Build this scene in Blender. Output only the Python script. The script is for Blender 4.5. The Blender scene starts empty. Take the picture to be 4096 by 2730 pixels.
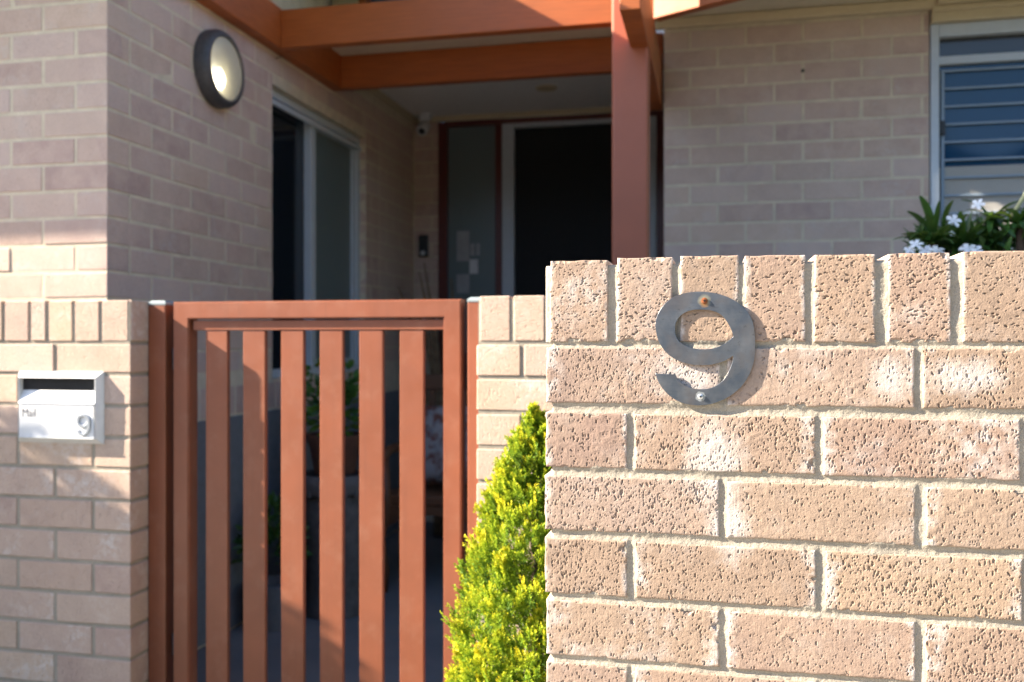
import bpy, bmesh, math, random
import numpy as np
from mathutils import Vector, Matrix

# ------------------------------------------------------------------ camera, sky, sun, exposure
S = bpy.context.scene
COL = S.collection
cam_d = bpy.data.cameras.new('camera'); cam = bpy.data.objects.new('camera', cam_d); COL.objects.link(cam)
cam.location = (0, 0, 1.15)
cam.rotation_euler = (math.radians(90), 0, math.radians(12.5))
cam_d.sensor_width = 36.0; cam_d.lens = 32.0
cam_d.clip_start = 0.02; cam_d.clip_end = 2000
cam_d.dof.use_dof = True; cam_d.dof.focus_distance = 1.20; cam_d.dof.aperture_fstop = 4.8
S.camera = cam

SUN = Vector((3.9, 1.0, -2.36)).normalized()          # direction the light travels
el = math.asin(-SUN.z); az = math.atan2(-SUN.x, -SUN.y)
W = bpy.data.worlds.new('World'); S.world = W; W.use_nodes = True
wn = W.node_tree; bg = wn.nodes['Background']
sky = wn.nodes.new('ShaderNodeTexSky'); sky.sky_type = 'NISHITA'; sky.sun_disc = False
sky.sun_elevation = el; sky.sun_rotation = az; sky.air_density = 1.0; sky.dust_density = 1.3; sky.ozone_density = 3.5
wn.links.new(sky.outputs[0], bg.inputs[0]); bg.inputs[1].default_value = 0.085
sl = bpy.data.lights.new('sun', 'SUN'); sl.energy = 5.0; sl.angle = math.radians(0.53); sl.color = (1.0, 0.88, 0.72)
so = bpy.data.objects.new('sun', sl); COL.objects.link(so)
so.rotation_euler = SUN.to_track_quat('-Z', 'Y').to_euler(); so.location = (-8, -3, 6)
S.view_settings.view_transform = 'Standard'; S.view_settings.look = 'None'
S.view_settings.exposure = 2.36; S.view_settings.gamma = 1.0
S.render.engine = 'CYCLES'
S.cycles.use_denoising = True
S.cycles.max_bounces = 8
S.cycles.sample_clamp_indirect = 4.0

# ------------------------------------------------------------------ helpers
RNG = random.Random(7)

def tag(o, label=None, cat=None, group=None, kind=None):
    if label: o['label'] = label
    if cat: o['category'] = cat
    if group: o['group'] = group
    if kind: o['kind'] = kind
    return o

def link(name, me, mat=None, parent=None):
    o = bpy.data.objects.new(name, me); COL.objects.link(o)
    if mat is not None and me is not None and not me.materials: me.materials.append(mat)
    if parent is not None: o.parent = parent
    return o

def empty(name, loc=(0, 0, 0)):
    # the thing's parts are placed in world space, so the Empty only marks the thing; keep it at the origin of its parts
    o = bpy.data.objects.new(name, None); COL.objects.link(o); o.empty_display_size = .1
    return o

def pydata(name, v, f, mat, parent=None, smooth=False):
    me = bpy.data.meshes.new(name); me.from_pydata(v, [], f); me.update()
    if smooth:
        for p in me.polygons: p.use_smooth = True
    return link(name, me, mat, parent)

def npmesh(name, V, F, mat, parent=None, smooth=False):
    """V (n,3) float, F (m,4) or (m,3) int"""
    me = bpy.data.meshes.new(name)
    n = len(F); k = F.shape[1]
    me.vertices.add(len(V)); me.vertices.foreach_set('co', np.ascontiguousarray(V, dtype=np.float32).ravel())
    me.loops.add(n * k); me.loops.foreach_set('vertex_index', np.ascontiguousarray(F, dtype=np.int32).ravel())
    me.polygons.add(n); me.polygons.foreach_set('loop_start', np.arange(0, n * k, k, dtype=np.int32))
    me.polygons.foreach_set('loop_total', np.full(n, k, dtype=np.int32))
    if smooth: me.polygons.foreach_set('use_smooth', np.ones(n, dtype=bool))
    me.update(calc_edges=True); me.validate()
    return link(name, me, mat, parent)

def box_bm(bm, x0, x1, y0, y1, z0, z1):
    m = Matrix.Translation(((x0 + x1) / 2, (y0 + y1) / 2, (z0 + z1) / 2)) @ Matrix.Diagonal((abs(x1 - x0), abs(y1 - y0), abs(z1 - z0), 1))
    return bmesh.ops.create_cube(bm, size=1, matrix=m)['verts']

def box(name, x0, x1, y0, y1, z0, z1, mat, parent=None, bev=0.0, seg=3):
    bm = bmesh.new(); box_bm(bm, x0, x1, y0, y1, z0, z1)
    if bev > 0:
        bmesh.ops.bevel(bm, geom=bm.edges[:], offset=bev, segments=seg, affect='EDGES', profile=.5)
    me = bpy.data.meshes.new(name); bm.to_mesh(me); bm.free()
    return link(name, me, mat, parent)

def prism_xz(name, pts, y0, y1, mat, parent=None):
    """polygon in x,z extruded along y"""
    n = len(pts)
    v = [(x, y0, z) for x, z in pts] + [(x, y1, z) for x, z in pts]
    f = [list(range(n)), list(range(2 * n - 1, n - 1, -1))] + [[i, i + n, (i + 1) % n + n, (i + 1) % n] for i in range(n)]
    o = pydata(name, v, f, mat, parent)
    bm = bmesh.new(); bm.from_mesh(o.data); bmesh.ops.recalc_face_normals(bm, faces=bm.faces); bm.to_mesh(o.data); bm.free()
    return o

def lathe(name, prof, mat, parent=None, seg=48, M=None, smooth=True, angle=40):
    """prof: list of (r, h) about local z"""
    v, f = [], []
    for r, h in prof:
        for i in range(seg):
            a = 2 * math.pi * i / seg; v.append((r * math.cos(a), r * math.sin(a), h))
    for j in range(len(prof) - 1):
        for i in range(seg):
            f.append([j * seg + i, j * seg + (i + 1) % seg, (j + 1) * seg + (i + 1) % seg, (j + 1) * seg + i])
    f.append(list(range(seg))[::-1]); f.append([(len(prof) - 1) * seg + i for i in range(seg)])
    if M is not None: v = [tuple(M @ Vector(p)) for p in v]
    o = pydata(name, v, f, mat, parent, smooth)
    if smooth: o.data.set_sharp_from_angle(angle=math.radians(angle))
    return o

def tube(name, path, rad, mat, parent=None, seg=8):
    """path of points with radius list"""
    v, f = [], []; n = len(path)
    P = [Vector(p) for p in path]
    if not hasattr(rad, '__len__'): rad = [rad] * n
    for i in range(n):
        t = (P[min(i + 1, n - 1)] - P[max(i - 1, 0)]).normalized()
        a = t.orthogonal().normalized() if i == 0 else (a - t * a.dot(t)).normalized()
        b = t.cross(a)
        for k in range(seg):
            q = 2 * math.pi * k / seg
            v.append(tuple(P[i] + (a * math.cos(q) + b * math.sin(q)) * rad[i]))
    for i in range(n - 1):
        for k in range(seg):
            f.append([i * seg + k, i * seg + (k + 1) % seg, (i + 1) * seg + (k + 1) % seg, (i + 1) * seg + k])
    f.append(list(range(seg))[::-1]); f.append([(n - 1) * seg + k for k in range(seg)])
    return pydata(name, v, f, mat, parent, True)

# ------------------------------------------------------------------ materials
class NT:
    def __init__(s, name):
        s.m = bpy.data.materials.new(name); s.m.use_nodes = True; s.t = s.m.node_tree
        s.b = s.t.nodes['Principled BSDF']; s.out = s.t.nodes['Material Output']
    def n(s, ty, **kw):
        nd = s.t.nodes.new(ty)
        for k, v in kw.items(): setattr(nd, k, v)
        return nd
    def l(s, a, b): s.t.links.new(a, b)
    def noise(s, vec, scale, detail=3, rough=.55, dist=0):
        nd = s.n('ShaderNodeTexNoise'); nd.inputs['Scale'].default_value = scale; nd.inputs['Detail'].default_value = detail
        nd.inputs['Roughness'].default_value = rough; nd.inputs['Distortion'].default_value = dist
        if vec is not None: s.l(vec, nd.inputs['Vector'])
        return nd.outputs['Fac']
    def ramp(s, fac, stops, interp='LINEAR'):
        nd = s.n('ShaderNodeValToRGB'); cr = nd.color_ramp; cr.interpolation = interp
        while len(cr.elements) < len(stops): cr.elements.new(.5)
        for e, (p, c) in zip(cr.elements, stops):
            e.position = p; e.color = (c, c, c, 1) if not hasattr(c, '__len__') else (*c, 1)
        s.l(fac, nd.inputs[0]); return nd.outputs[0]
    def mix(s, fac, a, b, mode='MIX'):
        nd = s.n('ShaderNodeMix', data_type='RGBA', blend_type=mode)
        for i, x in ((0, fac), (6, a), (7, b)):
            if hasattr(x, 'is_linked'): s.l(x, nd.inputs[i])
            elif hasattr(x, '__len__'): nd.inputs[i].default_value = (*x, 1)
            else: nd.inputs[i].default_value = x
        return nd.outputs[2]
    def math(s, op, a, b=0.0, clamp=False):
        nd = s.n('ShaderNodeMath', operation=op, use_clamp=clamp)
        for i, x in ((0, a), (1, b)):
            if hasattr(x, 'is_linked'): s.l(x, nd.inputs[i])
            else: nd.inputs[i].default_value = x
        return nd.outputs[0]
    def vmath(s, op, a, b):
        nd = s.n('ShaderNodeVectorMath', operation=op)
        for i, x in ((0, a), (1, b)):
            if hasattr(x, 'is_linked'): s.l(x, nd.inputs[i])
            else: nd.inputs[i].default_value = x
        return nd.outputs[0]
    def bump(s, h, strength, dist, normal=None):
        nd = s.n('ShaderNodeBump'); nd.inputs['Strength'].default_value = strength; nd.inputs['Distance'].default_value = dist
        s.l(h, nd.inputs['Height'])
        if normal is not None: s.l(normal, nd.inputs['Normal'])
        s.l(nd.outputs[0], s.b.inputs['Normal']); return nd.outputs[0]
    def set(s, col=None, rough=None, metal=None, spec=None, coat=None):
        if col is not None:
            if hasattr(col, 'is_linked'): s.l(col, s.b.inputs['Base Color'])
            else: s.b.inputs['Base Color'].default_value = (*col, 1)
        if rough is not None:
            if hasattr(rough, 'is_linked'): s.l(rough, s.b.inputs['Roughness'])
            else: s.b.inputs['Roughness'].default_value = rough
        if metal is not None: s.b.inputs['Metallic'].default_value = metal
        if spec is not None: s.b.inputs['Specular IOR Level'].default_value = spec
        if coat is not None: s.b.inputs['Coat Weight'].default_value = coat
        return s

def obj_coords(m, spread=40.0):
    tc = m.n('ShaderNodeTexCoord'); oi = m.n('ShaderNodeObjectInfo')
    off = m.n('ShaderNodeCombineXYZ')
    m.l(m.math('MULTIPLY', oi.outputs['Random'], spread), off.inputs[0]); m.l(m.math('MULTIPLY', oi.outputs['Random'], spread * .37), off.inputs[1])
    m.l(m.math('MULTIPLY', oi.outputs['Random'], spread * .71), off.inputs[2])
    return m.vmath('ADD', tc.outputs['Object'], off.outputs[0]), oi.outputs['Random'], tc

TAN = ((.36, .255, .180), (.44, .318, .225), (.385, .262, .202), (.46, .330, .215), (.345, .232, .180), (.44, .325, .252), (.40, .275, .195))
MAUVE = ((.375, .290, .262), (.43, .345, .312), (.36, .268, .250), (.42, .330, .285), (.335, .252, .235), (.435, .350, .328), (.385, .292, .258))
def mat_brick(name, near=False, gain=1.0, white=.35, pal=TAN):
    m = NT(name); vec, rnd, tc = obj_coords(m)
    g = lambda c: tuple(min(.9, x * gain) for x in c)
    g_ = g
    base = m.ramp(rnd, [(p_, g(c_)) for p_, c_ in zip((0, .18, .36, .54, .70, .85, 1), pal)])
    big = m.noise(vec, 14, 3); base = m.mix(m.ramp(big, [(.35, 0), (.7, 1)]), base, m.mix(.6, base, g(tuple(x * 1.12 for x in pal[1]))))
    fine = m.noise(vec, 260, 2); base = m.mix(m.ramp(fine, [(.3, .5), (.62, 0)]), base, m.mix(.45, base, g(tuple(x * .55 for x in pal[4]))))
    # efflorescence: chalky bloom in soft patches
    e1 = m.noise(vec, 9, 4, .6); e2 = m.noise(vec, 55, 3, .65)
    em = m.math('MULTIPLY', m.ramp(e1, [(.50, 0), (.72, 1)]), m.ramp(e2, [(.40, 0), (.60, 1)]))
    em = m.math('MULTIPLY', em, m.math('MULTIPLY', m.ramp(m.math('FRACT', m.math('MULTIPLY', rnd, 7.31)), [(.15, .25), (.9, 1.0)]), white * 2.6), clamp=True)
    if near:
        geo = m.n('ShaderNodeNewGeometry')
        # lime run-off below the number plus a couple of bleached patches, each with a shape of its own
        st = None
        for (cx, cz, rx, rz) in ((.0, .985, .050, .075), (.020, .905, .034, .06), (.31, 1.105, .060, .028), (-.04, 1.10, .06, .03), (.22, 1.105, .03, .035)):
            mp = m.n('ShaderNodeMapping', vector_type='POINT'); m.l(geo.outputs['Position'], mp.inputs['Vector'])
            mp.inputs['Location'].default_value = (-cx / rx, 0, -cz / rz); mp.inputs['Scale'].default_value = (1 / rx, 0, 1 / rz)
            ln = m.n('ShaderNodeVectorMath', operation='LENGTH'); m.l(mp.outputs[0], ln.inputs[0])
            wob = m.math('ADD', ln.outputs['Value'], m.math('MULTIPLY', m.math('SUBTRACT', e2, .5), 1.1))
            k = m.ramp(wob, [(.35, 1.0), (1.0, 0)])
            st = k if st is None else m.math('MAXIMUM', st, k)
        sep = m.n('ShaderNodeSeparateXYZ'); m.l(tc.outputs['Generated'], sep.inputs[0])
        # mortar smeared over the brick arrises
        ex = m.math('MINIMUM', sep.outputs[0], m.math('SUBTRACT', 1.0, sep.outputs[0]))
        edge = m.ramp(m.math('ADD', ex, m.math('MULTIPLY', m.math('SUBTRACT', e1, .55), .35)), [(.0, .8), (.06, 0)])
        em = m.math('MAXIMUM', em, m.math('MULTIPLY', st, .7)); em = m.math('MAXIMUM', em, m.math('MULTIPLY', edge, m.ramp(e2, [(.4, 0), (.6, .9)])))
    col = m.mix(em, base, (.50, .455, .42) if near else (.58, .53, .49))
    m.set(col, .93, 0, .25)
    sc = m.n('ShaderNodeMapping'); m.l(vec, sc.inputs['Vector']); sc.inputs['Scale'].default_value = (1, 1, .38)
    if near:
        h = m.math('ADD', m.noise(vec, 900, 2), m.math('MULTIPLY', m.noise(vec, 330, 2), 1.3))
        m.bump(h, .55, .0006)
    else:
        pit = m.ramp(m.noise(sc.outputs[0], 240, 2, .6), [(.30, 0), (.44, 1)])
        h = m.math('ADD', pit, m.math('MULTIPLY', m.noise(vec, 500, 2), .35))
        m.bump(h, .85, .0016)
    return m.m

def mat_mortar(name, col=(.60, .53, .42)):
    m = NT(name); tc = m.n('ShaderNodeTexCoord'); v = tc.outputs['Object']
    c = m.mix(m.ramp(m.noise(v, 18, 4), [(.3, 0), (.7, 1)]), col, tuple(x * .78 for x in col))
    c = m.mix(m.ramp(m.noise(v, 700, 1), [(.35, .55), (.55, 0)]), c, tuple(x * .55 for x in col))
    m.set(c, .95, 0, .2); m.bump(m.math('ADD', m.noise(v, 520, 3, .7), m.math('MULTIPLY', m.noise(v, 120, 2), 1.2)), .6, .0012)
    return m.m

def mat_paint(name, col, rough=.45, var=.12, bump=.15, scale=30, spec=.5):
    m = NT(name); tc = m.n('ShaderNodeTexCoord'); v = tc.outputs['Object']
    n = m.noise(v, scale, 4, .6)
    c = m.mix(m.ramp(n, [(.3, 0), (.75, 1)]), tuple(x * (1 - var) for x in col), tuple(min(1, x * (1 + var)) for x in col))
    m.set(c, m.math('ADD', m.math('MULTIPLY', m.noise(v, scale * 2.3, 3), .18), rough - .09), 0, spec)
    if bump: m.bump(m.noise(v, scale * 14, 2), bump, .0006)
    return m.m

def mat_timber(name, col):
    m = NT(name); tc = m.n('ShaderNodeTexCoord'); v = tc.outputs['Object']
    mp = m.n('ShaderNodeMapping'); m.l(v, mp.inputs['Vector']); mp.inputs['Scale'].default_value = (1.5, 3, 26)
    g = m.noise(mp.outputs[0], 5, 4, .6)
    c = m.mix(m.ramp(g, [(.3, 0), (.7, 1)]), tuple(x * .78 for x in col), tuple(min(1, x * 1.12) for x in col))
    m.set(c, m.math('ADD', m.math('MULTIPLY', m.noise(v, 20, 3), .15), .42), 0, .45)
    m.bump(g, .12, .0012)
    return m.m

def mat_glass(name, tint=(.02, .025, .03), rough=.03, spec=.5):
    m = NT(name); tc = m.n('ShaderNodeTexCoord')
    r = m.math('ADD', m.math('MULTIPLY', m.noise(tc.outputs['Object'], 6, 3), .04), rough)
    m.set(tint, r, 0, spec); m.b.inputs['IOR'].default_value = 1.52
    m.bump(m.noise(tc.outputs['Object'], 2.2, 1), .05, .004)
    return m.m

def mat_leaf(name, stops, trans=.35, rough=.45):
    m = NT(name); at = m.n('ShaderNodeAttribute', attribute_name='tint')
    c = m.ramp(at.outputs['Fac'], stops)
    m.set(c, rough, 0, .4)
    tr = m.n('ShaderNodeBsdfTranslucent'); m.l(m.mix(.25, c, (.6, .7, .1)), tr.inputs[0])
    mx = m.n('ShaderNodeMixShader'); mx.inputs[0].default_value = trans
    m.l(m.b.outputs[0], mx.inputs[1]); m.l(tr.outputs[0], mx.inputs[2]); m.l(mx.outputs[0], m.out.inputs[0])
    return m.m

lerp = lambda k: tuple(tuple(a * (1 - k) + b * k for a, b in zip(p, q)) for p, q in zip(TAN, MAUVE))
B_NEAR = mat_brick('brick_near', True, .70, .30, lerp(.10))
B_FAR = mat_brick('brick_fence', False, 1.10, .30, lerp(.35))
B_HOUSE = mat_brick('brick_house', False, 1.34, .25, lerp(.55))
MORT = mat_mortar('mortar_cream', (.355, .315, .252))
MORT_H = mat_mortar('mortar_house', (.74, .64, .48))
def mat_gate():
    m = NT('terracotta_powdercoat'); tc = m.n('ShaderNodeTexCoord'); v = tc.outputs['Object']; col = (.222, .068, .031)
    c = m.mix(m.ramp(m.noise(v, 7, 4, .6), [(.3, 0), (.75, 1)]), tuple(x * .90 for x in col), tuple(x * 1.10 for x in col))
    dust = m.math('MULTIPLY', m.ramp(m.noise(v, 16, 5, .7), [(.52, 0), (.75, 1)]), .26); c = m.mix(dust, c, (.32, .17, .11))
    mv = m.n('ShaderNodeMapping'); m.l(v, mv.inputs['Vector']); mv.inputs['Scale'].default_value = (70, 20, 1.2)
    c = m.mix(m.math('MULTIPLY', m.ramp(m.noise(mv.outputs[0], 1.6, 4, .6), [(.50, 0), (.75, 1)]), .30), c, (.15, .05, .028))
    mp = m.n('ShaderNodeMapping'); m.l(v, mp.inputs['Vector']); mp.inputs['Scale'].default_value = (60, 1, 5); mp.inputs['Rotation'].default_value = (0, .5, 0)
    sc = m.math('MULTIPLY', m.ramp(m.noise(mp.outputs[0], 2.2, 3, .6), [(.70, 0), (.76, 1)]), .25); c = m.mix(sc, c, (.36, .17, .10))
    m.set(c, m.math('ADD', m.math('MULTIPLY', m.noise(v, 22, 4), .25), .30), 0, .5); m.bump(m.noise(v, 900, 2), .12, .0003); return m.m
P_GATE = mat_gate()
P_TIMB = mat_timber('stained_timber', (.36, .094, .018))
P_POST = mat_paint('painted_post', (.33, .098, .048), .45, .06, .1, 6)
P_CAP = mat_paint('grey_plastic', (.23, .27, .28), .5)
P_WHITE = mat_paint('white_powdercoat', (.62, .625, .63), .40, .10, .08, 22)
P_CREAM = mat_paint('cream_paint', (.56, .46, .30), .55, .05)
P_SOFF = mat_paint('soffit_paint', (.66, .59, .44), .6, .05)
P_CEIL = mat_paint('ceiling_paint', (.80, .76, .72), .6, .04)
P_ALU = mat_paint('window_aluminium', (.50, .54, .58), .38, .04, .03)
P_RED = mat_paint('mahogany_paint', (.115, .022, .016), .35, .1)
P_DARK = mat_paint('black_plastic', (.022, .022, .025), .42, .1, .3)
P_CHAR = mat_paint('charcoal_metal', (.060, .058, .062), .5, .25, .6, 60)
P_BASE = mat_paint('rendered_base', (.16, .17, .18), .85, .12, .5)
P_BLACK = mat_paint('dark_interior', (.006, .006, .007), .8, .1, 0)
GLASS_D = mat_glass('dark_glass', (.012, .016, .022), .02)
GLASS_B = mat_glass('blue_window_glass', (.010, .050, .115), .03, .35)  # blue tint paints reflected sky and a curtain into the glass
GLASS_F = mat_glass('frosted_glass', (.13, .165, .165), .32, .6)

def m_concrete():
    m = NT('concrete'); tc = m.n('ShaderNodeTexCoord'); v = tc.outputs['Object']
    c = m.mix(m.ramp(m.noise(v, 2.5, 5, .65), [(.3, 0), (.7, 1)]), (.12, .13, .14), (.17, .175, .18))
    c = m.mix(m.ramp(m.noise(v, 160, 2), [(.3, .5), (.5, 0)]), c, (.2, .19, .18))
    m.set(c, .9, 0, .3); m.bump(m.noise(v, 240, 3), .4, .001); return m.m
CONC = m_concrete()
def m_ground():
    m = NT('ground_pavement'); tc = m.n('ShaderNodeTexCoord'); v = tc.outputs['Object']
    c = m.mix(m.ramp(m.noise(v, .35, 5, .65), [(.4, 0), (.6, 1)]), (.075, .072, .066), (.05, .06, .04))
    c = m.mix(m.ramp(m.noise(v, 40, 3), [(.3, .4), (.55, 0)]), c, (.05, .05, .04))
    m.set(c, .92, 0, .3); m.bump(m.noise(v, 90, 3), .4, .003); return m.m
GROUND = m_ground()

def m_steel():
    m = NT('brushed_steel'); tc = m.n('ShaderNodeTexCoord'); v = tc.outputs['Object']
    mp = m.n('ShaderNodeMapping'); m.l(v, mp.inputs['Vector']); mp.inputs['Scale'].default_value = (12, 1, 900)
    br = m.noise(mp.outputs[0], 3, 3, .7)
    c = m.mix(m.ramp(m.noise(v, 30, 4), [(.35, 0), (.7, 1)]), (.115, .140, .178), (.235, .245, .265))
    c = m.mix(m.math('MULTIPLY', m.ramp(m.noise(v, 22, 3, .6, .6), [(.48, 0), (.66, 1)]), .55), c, (.205, .175, .165))
    c = m.mix(m.ramp(m.noise(v, 190, 4, .7), [(.60, 0), (.72, .6)]), c, (.09, .09, .085))
    c = m.mix(m.ramp(br, [(.35, .25), (.6, 0)]), c, (.085, .10, .125))
    # rust bleeding from the top screw, a pale ring round the lower one (object space, metres)
    for (cx, cz, r0, r1, cc, k) in ((-.0011, .0637, .0052, .0095, (.62, .56, .38), .7), (-.0011, .0607, .0030, .0070, (.50, .20, .05), .8), (-.0062, -.0641, .0058, .0072, (.62, .65, .66), .7)):
        ml = m.n('ShaderNodeVectorMath', operation='DISTANCE'); mq = m.n('ShaderNodeMapping'); m.l(v, mq.inputs['Vector']); mq.inputs['Scale'].default_value = (1, 0, 1)
        m.l(mq.outputs[0], ml.inputs[0]); ml.inputs[1].default_value = (cx, 0, cz)
        dd = m.math('ADD', ml.outputs['Value'], m.math('MULTIPLY', m.math('SUBTRACT', m.noise(v, 260, 3), .5), .004))
        mr = m.n('ShaderNodeMapRange'); mr.inputs[1].default_value = r1; mr.inputs[2].default_value = r0; mr.inputs[3].default_value = 0; mr.inputs[4].default_value = k
        m.l(dd, mr.inputs[0]); c = m.mix(mr.outputs[0], c, cc)
    m.set(c, m.math('ADD', m.math('MULTIPLY', br, .25), .28), .85, .5)
    m.b.inputs['Anisotropic'].default_value = .5
    m.bump(br, .10, .0003); return m.m
STEEL = m_steel()
ZINC = mat_paint('zinc_screw', (.55, .57, .58), .35, .1, .2, 200); ZINC.node_tree.nodes['Principled BSDF'].inputs['Metallic'].default_value = .8
RUST = mat_paint('rust', (.22, .065, .018), .9, .5, 1.0, 350)

def vn1(rng, n, c):
    G = rng.random(int(n / c) + 3); u = np.arange(n) / c; i = u.astype(int); f = u - i; f = f * f * (3 - 2 * f); return G[i] * (1 - f) + G[i + 1] * f
# ------------------------------------------------------------------ setting
g = pydata('ground', [(-400, -400, -.012), (400, -400, -.012), (400, 400, -.012), (-400, 400, -.012)], [[0, 1, 2, 3]], GROUND); tag(g, kind='structure')
fpth = box('footpath', -30, 30, -1.6, 1.05, -.05, -.004, mat_paint('footpath_concrete', (.40, .375, .335), .9, .12, .5, 3)); tag(fpth, kind='structure')
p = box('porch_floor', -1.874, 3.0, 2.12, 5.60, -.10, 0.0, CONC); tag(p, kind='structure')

# unseen tree band added to block low sky; shows only as reflections
hr = np.random.default_rng(2); nx_, nz_ = 240, 26
hx = np.linspace(0, 90, nx_)[:, None]; hz = np.linspace(0, 1, nz_)[None, :]
ht = 3.6 + 2.4 * vn1(hr, nx_, 14)[:, None] + 1.2 * vn1(hr, nx_, 4)[:, None]
hy = -2.0 * hz ** 2 + .9 * (hr.random((nx_, nz_)) - .5) + .8 * vn1(hr, nx_, 6)[:, None]
along = hx + 0 * hz + .3 * (hr.random((nx_, nz_)) - .5)
kx = 54.0                                   # runs along the street, then turns in to darken side wall and porch
X_ = np.where(along < kx, along - 45, 9.0 - hy); Y_ = np.where(along < kx, -13 + hy, -13 + np.minimum(along - kx, 18))
hv = np.stack([X_, Y_, -.1 + hz * ht], -1).reshape(-1, 3); hi = np.arange(nx_ * nz_).reshape(nx_, nz_)
hm = NT('far_foliage'); htc = hm.n('ShaderNodeTexCoord'); hm.set(hm.mix(hm.noise(htc.outputs['Object'], 1.5, 5), (.012, .022, .008), (.06, .09, .03)), .8)
tag(npmesh('trees_across_street', hv, np.stack([hi[:-1, :-1], hi[:-1, 1:], hi[1:, 1:], hi[1:, :-1]], -1).reshape(-1, 4), hm.m), 'dark band of trees along the far side of the street', 'trees', kind='stuff')

# ------------------------------------------------------------------ brickwork
_bc = {}
def brick_mesh(L, H, D, mat, bev=.0020):
    """a brick with its outer face on y=0, body behind it; origin at the middle of the face"""
    key = (round(L, 3), round(H, 3), round(D, 3), mat.name)
    if key in _bc: return _bc[key]
    bm = bmesh.new(); vs = box_bm(bm, -L / 2, L / 2, 0, D, -H / 2, H / 2)
    ed = [e for e in bm.edges if all(abs(v.co.y) < 1e-6 for v in e.verts)] + [e for e in bm.edges if abs(e.verts[0].co.x - e.verts[1].co.x) < 1e-6 and abs(e.verts[0].co.z - e.verts[1].co.z) < 1e-6]
    bmesh.ops.bevel(bm, geom=ed, offset=bev, segments=1, affect='EDGES')
    me = bpy.data.meshes.new('brick'); bm.to_mesh(me); bm.free(); me.materials.append(mat)
    _bc[key] = me; return me

def place_brick(parent, p, rotz, L, H, D=.10, on_edge=False, jit=.0012):
    """on_edge: brick standing upright (L becomes the height)"""
    o = bpy.data.objects.new('brick', brick_mesh(L, H, D, B_HOUSE if parent.parent is not None and parent.parent.name == 'house' else B_FAR)); COL.objects.link(o); o.parent = parent
    n = Vector((math.sin(rotz), -math.cos(rotz), 0))          # outward normal of local -y
    o.location = Vector(p) + n * RNG.uniform(-jit, jit)
    o.rotation_euler = (RNG.gauss(0, .003), RNG.gauss(0, .004) + (math.pi / 2 if on_edge else 0), rotz + RNG.gauss(0, .003))
    return o

BR, HD, JT, CH = .230, .110, .010, .086
def courses(parent, origin, rotz, u0, u1, ztop, zbot, start_full=True, holes=(), D=.10, from_right=False, stuff=None, jit=.0012):
    """running bond; u along the wall face from origin. holes: (ua,ub,za,zb)"""
    ux = Vector((math.cos(rotz), math.sin(rotz), 0)); k = 0; z = ztop
    while z - .076 > zbot - .03:
        full = start_full if k % 2 == 0 else not start_full
        u = u0; first = True; spans = []
        Ltot = u1 - u0
        while u < u1 - .02:
            L = HD if (first and not full) else BR
            spans.append((u, min(u + L, u1))); u += L + JT; first = False
        if from_right: spans = [(u1 - (b - u0), u1 - (a - u0)) for a, b in spans]
        for a, b in spans:
            segs = [(a, b)]
            for (ha, hb, za, zb) in holes:
                if z > za + .01 and z - .076 < zb - .01:
                    ns = []
                    for (p, q) in segs:
                        if q <= ha or p >= hb: ns.append((p, q)); continue
                        if p < ha - .015: ns.append((p, ha))
                        if q > hb + .015: ns.append((hb, q))
                    segs = ns
            for p, q in segs:
                if q - p < .015: continue
                c = Vector(origin) + ux * ((p + q) / 2)
                place_brick(parent, (c.x, c.y, z - .038), rotz, round(q - p, 3), .076, D, jit=jit)
        z -= CH; k += 1

# ---- the wall in front: bricks with real pitted faces
def vnoise(rng, nu, nv, cu, cv):
    gu, gv = int(nu / cu) + 3, int(nv / cv) + 3
    G = rng.random((gu, gv)); u = np.arange(nu) / cu; v = np.arange(nv) / cv
    iu, iv = u.astype(int), v.astype(int); fu, fv = u - iu, v - iv
    fu = fu * fu * (3 - 2 * fu); fv = fv * fv * (3 - 2 * fv)
    a = G[iu][:, iv]; b = G[iu + 1][:, iv]; c = G[iu][:, iv + 1]; d = G[iu + 1][:, iv + 1]
    fu = fu[:, None]; fv = fv[None, :]
    return (a * (1 - fu) + b * fu) * (1 - fv) + (c * (1 - fu) + d * fu) * fv

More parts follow.
